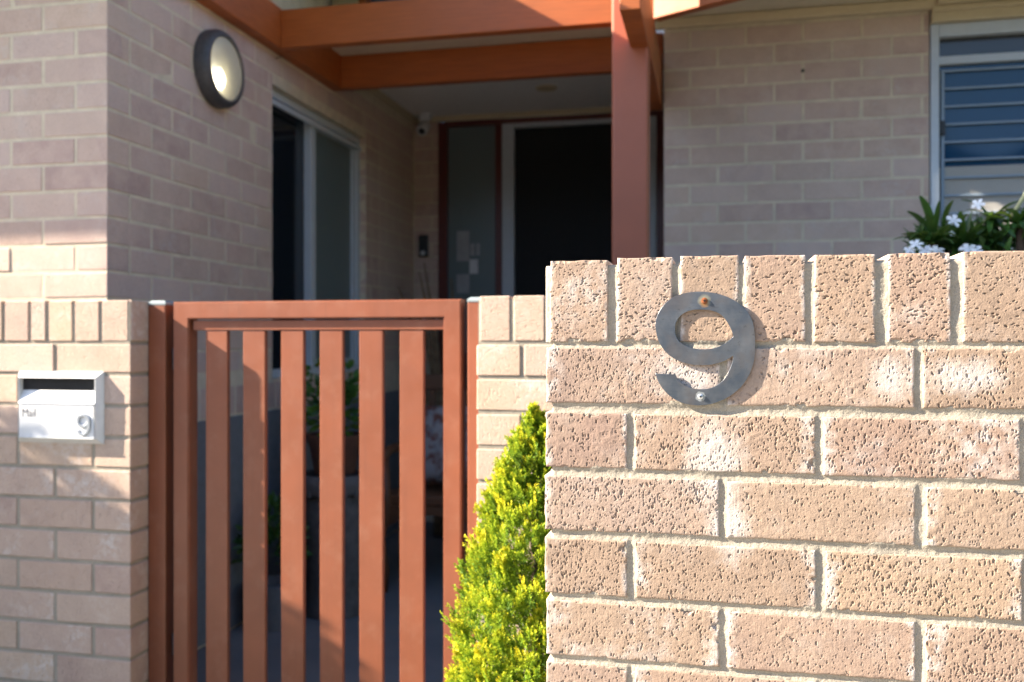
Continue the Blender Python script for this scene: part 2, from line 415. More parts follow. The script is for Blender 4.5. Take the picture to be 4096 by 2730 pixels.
def pitted_brick(parent, x0, x1, z0, z1, yface, seed, horizontal=False, D=.10):
    rng = np.random.default_rng(seed); st = .00086
    L, H = x1 - x0, z1 - z0
    nu, nv = int(L / st) + 1, int(H / st) + 1
    du, dv = L / (nu - 1), H / (nv - 1)
    U = np.arange(nu)[:, None] * du * 1000; V = np.arange(nv)[None, :] * dv * 1000   # mm
    LU, LV = L * 1000, H * 1000
    h = (vnoise(rng, nu, nv, 45, 30) - .5) * .9 + (vnoise(rng, nu, nv, 9, 7) - .5) * .35 + (vnoise(rng, nu, nv, 2.2, 2.2) - .5) * .16 + (rng.random((nu, nv)) - .5) * .06
    # wire-cut drag lines
    if horizontal: h += (vnoise(rng, nu, nv, 60, 1.6) - .5) * .12
    else: h += (vnoise(rng, nu, nv, 1.6, 60) - .5) * .12
    dens = vnoise(rng, nu, nv, 28, 22)
    psz = rng.uniform(.76, 1.12)
    npit = int(LU * LV / 17480 * rng.choice((400, 500, 600, 720, 860))); made = 0
    while made < npit:
        a0, b0 = rng.random() * LU, rng.random() * LV
        if rng.random() > .25 + 1.0 * dens[int(a0 / LU * (nu - 1)), int(b0 / LV * (nv - 1))]: made += .25; continue
        made += 1
        big = rng.random() ** 3.6
        la = psz * (.62 + 2.7 * big * rng.uniform(.6, 1)); wb = psz * (.40 + .70 * big * rng.uniform(.4, 1)); dp = .75 + 1.0 * rng.random() + .8 * big
        ang = (0 if horizontal else math.pi / 2) + rng.normal(0, .26 if not horizontal else .38)
        R = int((la + 1) / (du * 1000)) + 2; iu, iv = int(a0 / (du * 1000)), int(b0 / (dv * 1000))
        s0, s1, t0, t1 = max(0, iu - R), min(nu, iu + R + 1), max(0, iv - R), min(nv, iv + R + 1)
        if s1 <= s0 or t1 <= t0: continue
        du_, dv_ = U[s0:s1] - a0, V[:, t0:t1] - b0
        ca, sa = math.cos(ang), math.sin(ang)
        p = (du_ * ca + dv_ * sa) / la; q = (-du_ * sa + dv_ * ca) / wb
        r = np.abs(p) ** 2.4 + np.abs(q) ** 2 + (rng.random((s1 - s0, t1 - t0)) - .5) * .45
        # a torn lip on one side of the larger pits
        d_ = -dp * np.clip((1.30 - r) * 2.2, 0, 1)
        h[s0:s1, t0:t1] = np.minimum(h[s0:s1, t0:t1], d_ + h[s0:s1, t0:t1] * .3)
        if big > .3:
            lip = .26 * np.exp(-((r - 1.7) / .5) ** 2); h[s0:s1, t0:t1] += lip
    e = np.minimum(np.minimum(U, LU - U), np.minimum(V, LV - V))
    h -= .9 * np.exp(-e / .9) * (.5 + vnoise(rng, nu, nv, 12, 12))
    nchip = int(rng.integers(5, 12))
    for _ in range(nchip):
        if rng.random() < .72: a0, b0 = rng.random() * LU, (0 if rng.random() < .6 else LV)
        else: a0, b0 = (0 if rng.random() < .4 else LU), rng.random() * LV
        rr = rng.uniform(1.2, 3.6) if rng.random() < .85 else rng.uniform(4, 7)
        r = np.hypot((U - a0) / 1.6, V - b0) / rr + (vnoise(rng, nu, nv, 3, 3) - .5) * .6
        h = np.minimum(h, np.where(r < 1, -rr * .7 * np.sqrt(np.clip(1 - r, 0, 1)), h))
    h = np.maximum(h, -4.0)
    du2 = (vnoise(rng, nu, nv, 14, 14) - .5) * 1.5 * np.exp(-e / 5); dv2 = (vnoise(rng, nu, nv, 18, 18) - .5) * 1.5 * np.exp(-e / 5)
    X = (U + du2) / 1000 + 0 * V - L / 2; Z = (V + dv2) / 1000 + 0 * U - H / 2; Y = -h / 1000
    front = np.stack([X, Y, Z], -1).reshape(-1, 3)
    idx = np.arange(nu * nv).reshape(nu, nv)
    q = np.stack([idx[:-1, :-1], idx[1:, :-1], idx[1:, 1:], idx[:-1, 1:]], -1).reshape(-1, 4)
    ring = np.concatenate([idx[:, 0], idx[-1, 1:], idx[-2::-1, -1], idx[0, -2:0:-1]])
    back = front[ring].copy(); back[:, 1] = D
    n0 = len(front); m = len(ring); nb = n0 + np.arange(m)
    side = np.stack([ring, nb, np.roll(nb, -1), np.roll(ring, -1)], -1)
    o = npmesh('brick', np.concatenate([front, back]), np.concatenate([q, side]), B_NEAR, parent)
    o.location = ((x0 + x1) / 2, yface, (z0 + z1) / 2)
    return o

FY = 1.243
front = empty('front_brick_wall')
tag(front, 'tan pitted brick wall in the foreground carrying the steel house number', 'brick wall')
rects = []
sol = [(-.2212, -.1413), (-.1289, -.0545), (-.0439, .0320), (.0400, .1165), (.1278, .2027), (.2181, .2921), (.3070, .383), (.394, .470), (.480, .556)]
for i, (a, b) in enumerate(sol):
    dz = [.0, .0025, .003, .002, .0012, .0015, .002, 0, 0][i]
    rects.append((a, b, 1.1495 - (.001 if i > 3 else 0), 1.2605 + dz, True))
rows = [(1.0650, 1.1405, [(-.2265, .0081), (.0173, .2496), (.2597, .490)]),
        (.9760, 1.0510, [(-.2275, -.1154), (-.1046, .1289), (.1395, .3723), (.382, .612)]),
        (.8895, .9640, [(-.2285, .0063), (.0170, .2503), (.2638, .494)]),
        (.8015, .8770, [(-.2285, -.1154), (-.1039, .1296), (.1419, .3745), (.384, .614)]),
        (.7160, .7910, [(-.2265, .0070), (.0188, .2503), (.2628, .493)]),
        (.6290, .7055, [(-.2265, -.115), (-.105, .129), (.141, .3735), (.384, .614)])]
for z0, z1, xs in rows:
    for a, b in xs: rects.append((a, b, z0, z1, False))
for i, (a, b, z0, z1, hz) in enumerate(rects):
    o = pitted_brick(front, a, b, z0, z1, FY, 100 + i, hz)
    o.rotation_euler = (RNG.gauss(0, .004), RNG.gauss(0, .0022), RNG.gauss(0, .004))

def mortar_field(parent, x0, x1, z0, z1, yf, rects):
    st = .0012; nx, nz = int((x1 - x0) / st) + 1, int((z1 - z0) / st) + 1
    rng = np.random.default_rng(5)
    X = (x0 + np.arange(nx) * st)[:, None]; Z = (z0 + np.arange(nz) * st)[None, :]
    D = np.full((nx, nz), 1.0)
    for (a, b, c, d, _) in rects:
        dx = np.maximum(np.maximum(a - X, X - b), 0); dz = np.maximum(np.maximum(c - Z, Z - d), 0)
        D = np.minimum(D, np.hypot(dx, dz) - np.minimum(np.minimum(np.minimum(X - a, b - X), np.minimum(Z - c, d - Z)).clip(0), .02))
    n1 = vnoise(rng, nx, nz, 30, 30); n2 = vnoise(rng, nx, nz, 5, 5); n3 = vnoise(rng, nx, nz, 1.6, 1.6)
    depth = .0016 + .0016 * np.clip(D / .005, 0, 1) ** .8 + (n1 - .5) * .0022 + (n2 - .5) * .0008 + (n3 - .5) * .0005 + (rng.random((nx, nz)) - .5) * .00025
    ends = np.clip(1 - (X + .2212) / .005, 0, 1) * (Z < 1.148) + np.clip(1 - (X - x0) / .003, 0, 1) * (Z >= 1.148); depth = depth + ends ** 2 * .006
    top = np.clip(1 - (z1 - Z) / .004, 0, 1); depth = depth + top ** 2 * .004
    V = np.stack([X + 0 * Z, yf + depth, Z + 0 * X], -1).reshape(-1, 3)
    idx = np.arange(nx * nz).reshape(nx, nz); keep = (D[:-1, :-1] > -.004) & ((X[:-1] + .004 * (n2[:-1, :-1] - .5) > -.2210) | (Z[:, :-1] > 1.148))
    q = np.stack([idx[:-1, :-1], idx[1:, :-1], idx[1:, 1:], idx[:-1, 1:]], -1)[keep]
    used = np.unique(q); mp = np.full(nx * nz, -1); mp[used] = np.arange(len(used))
    return npmesh('mortar', V[used], mp[q], MORT, parent, True)
mortar_field(front, -.2292, .616, .622, 1.2545, FY, rects)
box('mortar_core', -.2150, 2.2, FY + .0095, FY + .098, 0.0, 1.2535, MORT, front)
cw = courses
cw(front, (-.2270, FY, 0), 0, 0, 2.40, .619, .0, True, D=.1)
for r, (z0, z1, xs) in enumerate(rows):
    u = xs[-1][1] + .010
    while u < 2.1:
        place_brick(front, (u + .115, FY, (z0 + z1) / 2), 0, .23, .076); u += .24
u = .566
while u < 2.1:
    place_brick(front, (u + .038, FY, 1.2055), 0, .110, .076, on_edge=True); u += .086

# ---- house number
NINE = [(-65.8, -34.1), (-39.0, -34.7), (-36.1, -41.6), (-30.5, -46.8), (-22.5, -51.3), (-13.5, -53.8), (-4.5, -54.3), (4.5, -53.3), (13.4, -49.8), (20.1, -45.1), (25.7, -38.8), (30.1, -30.8), (33.5, -22.7), (35.5, -15.9), (36.2, -9.1), (29.0, -14.2), (20.1, -18.3), (11.2, -20.8), (2.2, -22.0), (-9.0, -22.4), (-19.1, -21.3), (-28.2, -19.1), (-36.1, -16.2), (-44.1, -11.6), (-51.0, -5.9), (-56.7, 1.1), (-60.7, 8.0), (-63.5, 16.1), (-65.3, 25.4), (-65.6, 33.0), (-64.7, 39.3), (-62.2, 46.3), (-57.8, 54.4), (-52.1, 61.1), (-45.2, 66.6), (-37.3, 70.8), (-28.2, 73.7), (-18.0, 75.3), (-9.0, 75.8), (0.0, 75.4), (9.0, 74.2), (17.9, 72.1), (26.8, 69.1), (34.6, 65.4), (42.3, 60.5), (48.9, 54.8), (54.4, 48.3), (58.8, 41.0), (61.6, 33.0), (63.2, 23.9), (64.1, 14.9), (64.3, 4.6), (64.1, -5.6), (62.7, -15.8), (59.9, -26.0), (55.8, -36.2), (50.3, -45.2), (43.4, -53.4), (34.9, -60.7), (25.9, -66.5), (16.8, -70.7), (6.7, -74.0), (-4.5, -75.8), (-13.5, -75.8), (-22.5, -74.7), (-30.5, -72.6), (-38.4, -69.3), (-45.4, -64.8), (-52.1, -58.7), (-57.8, -51.7), (-62.4, -43.6)]
HOLE = [(-39.5, 27.7), (-39.3, 20.7), (-37.8, 14.9), (-34.4, 9.7), (-29.3, 5.7), (-22.5, 2.3), (-14.6, 0.0), (-6.7, -0.9), (2.2, -0.9), (10.1, 0.2), (17.9, 2.7), (24.6, 6.0), (30.3, 10.3), (36.5, 16.0), (35.1, 20.6), (33.5, 25.1), (30.7, 30.9), (27.4, 36.4), (23.7, 41.5), (19.6, 45.4), (14.5, 48.3), (7.8, 50.4), (0.0, 51.6), (-9.0, 51.9), (-16.9, 51.2), (-23.7, 49.3), (-29.3, 46.4), (-33.9, 42.4), (-37.3, 36.9), (-39.0, 32.3)]
def smooth_poly(P, corners, n=4):
    out = []; N = len(P)
    for i in range(N):
        p1, p2 = Vector(P[i]), Vector(P[(i + 1) % N])
        p0 = p1 * 2 - p2 if i in corners else Vector(P[i - 1]); j = (i + 1) % N
        p3 = p2 * 2 - p1 if j in corners else Vector(P[(i + 2) % N])
        for k in range(n):
            t = k / n
            out.append(.5 * ((2 * p1) + (p2 - p0) * t + (2 * p0 - 5 * p1 + 4 * p2 - p3) * t * t + (3 * p1 - p0 - 3 * p2 + p3) * t ** 3))
    return out
def flat_shape(name, loops, depth, bev, mat, parent, res=2):
    cu = bpy.data.curves.new(name, 'CURVE'); cu.dimensions = '2D'; cu.fill_mode = 'BOTH'; cu.extrude = depth / 2 - bev; cu.bevel_depth = bev; cu.bevel_resolution = res; cu.offset = -bev
    for L in loops:
        sp = cu.splines.new('POLY'); sp.points.add(len(L) - 1); sp.use_cyclic_u = True
        for pt, q in zip(sp.points, L): pt.co = (q[0], q[1], 0, 1)
    t = bpy.data.objects.new('t', cu); COL.objects.link(t)
    bpy.context.view_layer.update()
    me = bpy.data.meshes.new_from_object(t.evaluated_get(bpy.context.evaluated_depsgraph_get())); bpy.data.objects.remove(t); bpy.data.curves.remove(cu)
    R = Matrix.Rotation(math.radians(90), 4, 'X'); me.transform(R); me.name = name; me.materials.clear()
    return link(name, me, mat, parent)
def text_mesh(name, body, size, depth, bev, mat, parent, offset=0.0):
    cu = bpy.data.curves.new(name, 'FONT'); cu.body = body; cu.size = size; cu.extrude = depth / 2; cu.bevel_depth = bev; cu.bevel_resolution = 2; cu.offset = offset; cu.align_x = 'CENTER'; cu.align_y = 'CENTER'
    t = bpy.data.objects.new('t', cu); COL.objects.link(t); bpy.context.view_layer.update()
    me = bpy.data.meshes.new_from_object(t.evaluated_get(bpy.context.evaluated_depsgraph_get())); bpy.data.objects.remove(t); bpy.data.curves.remove(cu)
    me.transform(Matrix.Rotation(math.radians(90), 4, 'X')); me.materials.clear(); me.name = name
    return link(name, me, mat, parent)

mm = lambda P: [(x / 1000, z / 1000) for x, z in P]
nine = flat_shape('house_number', [[(q[0], q[1]) for q in smooth_poly(mm(NINE), {0, 1, 14})], [(q[0], q[1]) for q in smooth_poly(mm(HOLE), {13})]], .0026, .00022, STEEL, None)
nine.location = (-.01103, FY - .0030, 1.14007)
tag(nine, 'large brushed steel number 9 screwed to the front brick wall', 'house number')
def screw(x, z, r, mat, head, slot):
    o = lathe('screw', [(r, 0), (r, .0008), (r * .93, .0016), (r * .6, .0022), (r * .30, .0024), (r * .12, .0016)], mat, nine, 20, Matrix.Translation((x, -.0014, z)) @ Matrix.Rotation(math.radians(90), 4, 'X'))
    bm = bmesh.new()
    for a in (0.3, 0.3 + math.pi / 2):
        vs = box_bm(bm, -r * .5, r * .5, -.0042, -.0037, -r * .09, r * .09); bmesh.ops.rotate(bm, verts=vs, cent=(0, 0, 0), matrix=Matrix.Rotation(a, 3, 'Y'))
    bmesh.ops.translate(bm, verts=bm.verts[:], vec=(x, -.0001, z)); me = bpy.data.meshes.new('screw_slot'); bm.to_mesh(me); bm.free()
    s = link('screw_slot', me, slot, o); return o
tag(screw(-.0011, .0637, .0041, RUST, 0, P_DARK), 'rusty cross-head screw at the top of the number')
tag(screw(-.0062, -.0641, .0038, ZINC, 0, P_DARK), 'pale zinc cross-head screw at the foot of the number')

# ---- low wall carrying the letterbox (left)
PY = 2.185
lw = empty('letterbox_wall'); tag(lw, 'low brick wall with soldier capping that carries the white letterbox', 'brick wall')
box('mortar_core', -4.0, -1.5475, PY + .003, PY + .105, 0, 1.2540, MORT, lw)
xr = -1.544
def cap_row(parent, xs, z0=1.150, z1=1.261, y=PY, D=.11):
    for a, b in xs: place_brick(parent, ((a + b) / 2, y, (z0 + z1) / 2 + RNG.uniform(-.001, .0015)), 0, round(z1 - z0, 3), round(b - a, 3), D, on_edge=True, jit=.0015)
cap_row(lw, [(-1.632, -1.553), (-1.716, -1.642), (-1.800, -1.726), (-1.856, -1.810), (-1.942, -1.866), (-2.028, -1.952), (-2.114, -2.038), (-2.2, -2.124), (-2.286, -2.21), (-2.372, -2.296), (-2.458, -2.382)])
courses(lw, (-1.544 - 1.20, PY, 0), 0, 0, 1.20, 1.1405, 0, True, from_right=True, D=.110)
# return face of the pier: brick ends seen beside the gate post
k = 0; z = 1.1405
place_brick(lw, (-1.544, PY + .055, 1.2055), math.pi / 2, .111, .100, .02, on_edge=True)
# ---- low wall on the other side of the gate
rw = empty('gate_side_wall'); tag(rw, 'low brick wall beside the gate, half hidden by the golden conifer', 'brick wall')
box('mortar_core', -.5705, 2.6, PY + .003, PY + .105, 0, 1.2540, MORT, rw)
u = -.566
while u < .9:
    place_brick(rw, (u + .038, PY, 1.2055), 0, .111, .076, .11, on_edge=True); u += .086
courses(rw, (-.574, PY, 0), 0, 0, 1.44, 1.1405, 0, False, D=.110)

# ------------------------------------------------------------------ house
house = empty('house'); tag(house, 'pale tan brick house with recessed porch behind the gate', 'house')
HX, HYF, HYB, RX, RY = -1.874, 2.535, 5.545, -.218, 4.115
# mortar bodies of the walls; bricks are children of their wall
w_front = box('wall', -6.0, HX - .002, HYF + .0015, HYF + .11, 0, 2.90, MORT_H, house)
# shaded wall facing the path, with the window opening (y 3.64..4.73, z .98..2.27)
WY0, WY1, WZ0, WZ1 = 3.640, 4.730, .985, 2.270
def wall_x(name, x0, x1, y0, y1, z0, z1, hole, mat):
    bm = bmesh.new(); ha, hb, za, zb = hole
    for (a, b, c, d) in ((y0, ha, z0, z1), (hb, y1, z0, z1), (ha, hb, z0, za), (ha, hb, zb, z1)): box_bm(bm, x0, x1, a, b, c, d)
    me = bpy.data.meshes.new(name); bm.to_mesh(me); bm.free(); return link(name, me, mat, house)
w_side = wall_x('wall', HX - .11, HX - .0015, HYF + .112, HYB + .11, 0.0, 2.90, (WY0, WY1, WZ0, WZ1), MORT_H)
w_back = box('wall', HX - .0005, -1.709, HYB + .003, HYB + .10, 0, 2.60, MORT_H, house)
w_right = box('wall', RX + .002, .884, RY + .0015, RY + .11, 0, 2.60, MORT_H, house)
# front face bricks (x leftwards from the corner)
courses(w_front, (HX - .72, HYF, 0), 0, 0, .72, 2.484, 1.20, False, from_right=True, D=.104)
# shaded face: runs in +y, outward normal +x  -> rotz = +90deg
courses(w_side, (HX, HYF, 0), math.pi / 2, .0, 2.390, 2.484, .985, False, holes=[(WY0 - HYF, WY1 - HYF, WZ0, WZ1)], D=.104)
def join_bricks(parent, old):
    # brickwork too dark and far to pick apart: real bricks, one part
    bm = bmesh.new(); new = [o for o in parent.children if o not in old]
    for o in new:
        n0 = len(bm.verts); bm.from_mesh(o.data); bm.verts.ensure_lookup_table()
        M = Matrix.LocRotScale(o.location, o.rotation_euler, None)
        for v in bm.verts[n0:]: v.co = M @ v.co
    for o in new: bpy.data.objects.remove(o)
    me = bpy.data.meshes.new('brickwork'); bm.to_mesh(me); bm.free(); me.materials.append(B_HOUSE); j = link('brickwork', me, None, parent); j['kind'] = 'stuff'
old = set(w_side.children)
courses(w_side, (HX, HYF + 2.40, 0), math.pi / 2, .0, .61, 2.484, .985, False, D=.104)
join_bricks(w_side, old)
y = HYF + .02
while y < 4.75:      # brick-on-edge string course at sill level
    place_brick(w_side, (HX, y + .038, .915), math.pi / 2, .110, .076, .11, on_edge=True); y += .086
box('plinth', HX - .10, HX + .006, HYF + .004, HYB - .004, .012, .850, P_BASE, house)
courses(w_back, (HX, HYB, 0), 0, .006, .168, 2.540, 1.1, True, D=.05)
courses(w_right, (RX, RY, 0), 0, 0, 1.102, 2.524, 1.28, False, D=.104)
box('wall', RX + .002, RX + .11, RY + .112, HYB + .10, 0, 2.60, MORT_H, house)

# porch ceiling, cornices, soffits, roofs
box('ceiling', HX, RX, 4.300, HYB + .05, 2.572, 2.66, P_CEIL, house)
box('cornice', HX + .0005, HX + .030, 4.305, HYB - .001, 2.535, 2.5715, P_CREAM, house, .008)
box('cornice', HX + .031, RX - .002, HYB - .032, HYB - .001, 2.537, 2.5713, P_CREAM, house, .008)
box('fascia', HX, RX + .0, 4.302, 4.33, 2.573, 2.72, mat_paint('fascia_beige', (.36, .29, .185), .7, .05), house, .004)
box('gutter', -1.66, RX, 4.25, 4.37, 2.722, 3.02, mat_paint('gutter_slate', (.10, .115, .15), .5), house, .01)
box('eave_return', HX + .02, -1.71, 4.22, 4.36, 2.722, 2.95, P_CREAM, house, .004)
box('eave_trim', -1.708, -1.672, 4.21, 4.37, 2.722, 2.96, P_TIMB, house, .004)
# unseen blocks added above the left wing to shade the right wing
box('wall', -5.0, -1.90, 3.38, 4.60, 2.95, 3.90, MORT_H, house)
box('wall', -4.0, -1.90, 3.24, 3.379, 2.95, 3.12, MORT_H, house)  # added to keep the sun off the foot of the right window
box('soffit', HX + .002, RX - .06, 3.80, 4.300, 2.5745, 2.600, P_SOFF, house)
# left wing roof: eave 0.62 m out to the street, 0.47 m out over the path
ez = 2.905
def poly(name, v, f, mat, parent): return pydata(name, v, f, mat, parent)
rt = NT('roof_tiles'); tcx = rt.n('ShaderNodeTexCoord'); rt.set(rt.mix(rt.noise(tcx.outputs['Object'], 5), (.11, .10, .10), (.16, .14, .13)), .8)
EX, EYF = -1.400, 1.942
roof = poly('roof', [(EX, EYF, ez), (EX, 4.20, ez), (-5.6, 4.20, ez + 1.0), (-5.6, EYF, ez), (EX - 1.0, EYF + 1.0, ez + .36), (-5.6, EYF + 1.0, ez + .36), (EX - 1.0, 4.20, ez + .36)],
            [[0, 3, 5, 4], [0, 4, 6, 1], [4, 5, 2, 6]], rt.m, house)
box('soffit', -5.6, EX, EYF, 4.20, ez - .030, ez - .004, P_SOFF, house)
# right wing eave over the window wall
box('soffit', RX - .045, 3.2, 3.610, RY + .10, 2.583, 2.605, P_SOFF, house)
box('cornice', RX - .040, .905, RY - .034, RY - .0015, 2.536, 2.582, P_CREAM, house, .010, 3)
box('fascia', RX - .045, 3.2, 3.585, 3.609, 2.579, 2.74, P_CREAM, house, .003)
poly('roof', [(RX - .05, 3.56, 2.742), (3.2, 3.56, 2.742), (3.2, 6.5, 3.8), (RX - .05, 6.5, 3.8)], [[0, 1, 2, 3]], rt.m, house)
poly('roof', [(HX, 4.26, 2.84), (RX - .052, 4.26, 2.84), (RX - .052, 6.5, 3.7), (HX, 6.5, 3.7)], [[0, 1, 2, 3]], rt.m, house)

# window in the shaded wall: open dark pane, mullion, obscured pane
def frame_x(parent, name, xf, xb, y0, y1, z0, z1, t, mat):
    bm = bmesh.new()
    for (a, b, c, d) in ((y0, y1, z1 - t, z1), (y0, y1, z0, z0 + t), (y0, y0 + t, z0 + t, z1 - t), (y1 - t, y1, z0 + t, z1 - t)):
        box_bm(bm, xb, xf, a, b, c, d)
    me = bpy.data.meshes.new(name); bm.to_mesh(me); bm.free(); return link(name, me, mat, parent)
wx = HX - .035
win = frame_x(house, 'window', wx, wx - .07, WY0 + .002, WY1 - .002, WZ0 + .002, WZ1 - .002, .036, P_ALU); tag(win, 'grey sliding window in the shaded side wall')
frame_x(win, 'sash', wx - .012, wx - .040, 4.150, WY1 - .040, WZ0 + .040, WZ1 - .040, .034, P_ALU)
box('mullion', wx - .045, wx - .004, 4.115, 4.165, WZ0 + .04, WZ1 - .04, P_ALU, win, .003)
box('head_trim', wx - .002, wx + .012, WY0 + .004, WY1 - .004, WZ1 - .075, WZ1 - .050, P_ALU, win, .002)
box('pane', wx - .052, wx - .046, WY0 + .038, 4.118, WZ0 + .038, WZ1 - .038, GLASS_D, win)
box('pane', wx - .032, wx - .026, 4.17, WY1 - .07, WZ0 + .07, WZ1 - .07, GLASS_F, win)
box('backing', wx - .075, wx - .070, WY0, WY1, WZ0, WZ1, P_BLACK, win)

# front door set: sidelight, white frame, dark screen door
DX = [-1.706, -1.648, -1.335, -1.293, -1.2147, -.382, -.336]
door = box('door', DX[4] + .002, DX[5] - .002, HYB + .030, HYB + .060, .02, 2.478, mat_paint('screen_door_mesh', (.008, .008, .009), .75, .1, 0), house); tag(door, 'black mesh screen door in a pale frame')
for (a, b, c, d) in ((DX[3], DX[4], .02, 2.555), (DX[5], DX[6], .02, 2.555), (DX[4], DX[5], 2.480, 2.555)):
    box('door_frame', a + .001, b - .001, HYB - .006, HYB + .07, c, d - .03, P_ALU, door, .003)
box('handle', DX[5] - .07, DX[5] - .045, HYB + .005, HYB + .029, 1.0, 1.14, P_DARK, door, .004)
side = box('sidelight', DX[0], DX[1], HYB - .012, HYB + .06, 0, 2.5350, P_RED, house, .003); tag(side, 'dark red timber sidelight with obscured glass')
box('mullion', DX[2], DX[3], HYB - .010, HYB + .06, 0, 2.505, P_RED, side, .003)
box('head', DX[1] + .001, DX[6] + .06, HYB - .011, HYB + .06, 2.506, 2.5360, P_RED, side, .003)
box('jamb', DX[6] + .001, RX - .002, HYB - .010, HYB + .06, 0, 2.505, P_RED, side, .003)
pane = box('pane', DX[1] + .001, DX[2] - .001, HYB + .014, HYB + .022, .12, 2.504, GLASS_F, side)
box('rail', DX[1] + .001, DX[2] - .001, HYB + .001, HYB + .05, .0, .118, P_RED, side, .003)
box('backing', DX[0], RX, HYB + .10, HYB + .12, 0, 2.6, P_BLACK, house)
# pale rectangles on the sidelight glass
SIDELIGHT_PATCH = mat_paint('paper', (.52, .52, .52), .7, .03, 0)
for i, (a, b, c, d, w) in enumerate(((-1.590, -1.508, 1.655, 1.845, .34), (-1.590, -1.508, 1.452, 1.572, .34), (-1.506, -1.452, 1.575, 1.665, .62), (-1.500, -1.474, 1.69, 1.765, .36), (-1.462, -1.440, 1.69, 1.765, .36))):
    t = box('paper_notice', a, b, HYB + .0105, HYB + .0125, c, d, mat_paint('paper_%d' % i, (w, w, w * 1.02), .7, .12, 0))
    tag(t, ['tall grey notice stuck to the sidelight glass, uppermost of the left column', 'grey square notice low on the sidelight glass', 'small bright sticker on the sidelight glass', 'narrow grey strip label above the bright sticker, nearer the left notice', 'narrow grey strip label above the bright sticker, nearer the door'][i], 'notice', 'papers on the sidelight')

# window in the right wing
rwin = empty('window'); rwin.parent = house; tag(rwin, 'blue glazed window with horizontal bars and mesh screen')
wy = RY + .012
box('frame', .8890, .9230, wy - .016, wy + .06, .95, 2.4795, P_ALU, rwin, .003)
box('frame', .9235, 2.4, wy - .014, wy + .06, 2.425, 2.4790, P_ALU, rwin, .003)
box('head_lining', .8890, 2.45, RY - .028, wy + .05, 2.4805, 2.5820, P_CREAM, rwin, .004)
box('head_bead', .8890, 2.45, RY - .040, RY - .0285, 2.522, 2.545, P_CREAM, rwin, .005)
box('head_bead', .9060, 2.45, RY - .046, RY - .0285, 2.549, 2.576, P_CREAM, rwin, .006)
box('rail', .9240, 2.4, wy - .002, wy + .055, 2.312, 2.346, P_ALU, rwin, .003)
box('pane', .9240, 2.4, wy + .022, wy + .028, 1.885, 2.311, GLASS_B, rwin)
box('pane', .9240, 2.4, wy + .020, wy + .026, 2.347, 2.424, mat_glass('toplight_glass', (.035, .032, .026), .05, .5), rwin)  # olive tint paints the soffit's reflection into the pane
mm_ = NT('mesh_screen'); tcm = mm_.n('ShaderNodeTexCoord'); wv = mm_.n('ShaderNodeTexWave', wave_type='BANDS', bands_direction='DIAGONAL'); wv.inputs['Scale'].default_value = 38; wv.inputs['Distortion'].default_value = .3
mpx = mm_.n('ShaderNodeMapping'); mpx.inputs['Scale'].default_value = (1.6, 0, 1.0); mm_.l(tcm.outputs['Object'], mpx.inputs['Vector']); mm_.l(mpx.outputs[0], wv.inputs['Vector'])
mm_.set(mm_.mix(wv.outputs['Fac'], (.09, .085, .08), (.62, .58, .52)), .8)
box('mesh_screen', .9240, 2.4, wy + .018, wy + .026, .985, 1.884, mm_.m, rwin)
BARM = mat_paint('bar_paint', (.24, .30, .37), .4, .05, 0)
for i in range(11):
    zc = 1.15 + (1365 - (284 + 71.3 * i)) / 952
    box('bar', .9480, 2.39, wy + .006, wy + .016, zc - .0048, zc + .0048, BARM, rwin, .002)
box('bar', .9345, .9475, wy + .005, wy + .017, 1.10, 2.292, BARM, rwin, .002)
box('latch', .928, .948, wy - .010, wy + .004, 2.015, 2.075, P_DARK, rwin, .003)

# ------------------------------------------------------------------ pergola
pg = empty('pergola'); tag(pg, 'terracotta stained timber pergola over the path', 'pergola')
box('post', -.363, -.232, 3.310, 3.432, 0, 2.70, P_POST, pg, .009, 3)
box('beam', -.296, -.228, 2.930, 4.240, 2.212, 2.404, P_TIMB, pg, .004)            # bearer through the post
box('beam', HX + .001, -1.816, 2.70, 4.30, 2.410, 2.580, P_TIMB, pg, .003)          # ledger on the wall
box('beam', -1.8155, -.228, 3.600, 3.652, 2.409, 2.572, P_TIMB, pg, .004)
box('beam', -1.8155, -.228, 4.245, 4.297, 2.409, 2.571, P_TIMB, pg, .004)
ang = math.atan2(-.457, .889)
d = box('beam', 0, 1.5, 0, .044, 2.411, 2.578, P_TIMB, pg, .004); d.rotation_euler[2] = ang; d.location = (-.232, 3.600, 0)

# ------------------------------------------------------------------ gate and posts
gate = empty('gate'); tag(gate, 'terracotta powder-coated metal gate with vertical slats', 'gate')
gx0, gx1, gt, gb, gy = -1.465, -.6365, 1.2585, .075, 2.262
def mitre(name, pts): return prism_xz(name, pts, gy, gy + .048, P_GATE, gate)
fw = .048
fr = [mitre('frame', [(gx0, gt), (gx1, gt), (gx1 - fw, gt - fw), (gx0 + fw, gt - fw)]), mitre('frame', [(gx0, gb), (gx0, gt), (gx0 + fw, gt - fw), (gx0 + fw, gb + fw)]),
      mitre('frame', [(gx1, gt), (gx1, gb), (gx1 - fw, gb + fw), (gx1 - fw, gt - fw)]), mitre('frame', [(gx0, gb), (gx0 + fw, gb + fw), (gx1 - fw, gb + fw), (gx1, gb)])]
for o in fr:
    bm = bmesh.new(); bm.from_mesh(o.data)
    ed = [e for e in bm.edges if abs(e.verts[0].co.y - e.verts[1].co.y) < 1e-6 and not (abs(e.verts[0].co.x - e.verts[1].co.x) > .01 and abs(e.verts[0].co.z - e.verts[1].co.z) > .01 and abs(e.calc_length() - fw * 1.414) < .004)]
    bmesh.ops.bevel(bm, geom=ed, offset=.0035, segments=3, affect='EDGES', clamp_overlap=True); bm.to_mesh(o.data); bm.free()
box('top_channel', gx0 + fw + .006, gx1 - fw - .0005, gy + .012, gy + .036, 1.1795, 1.2065, P_GATE, gate, .002)
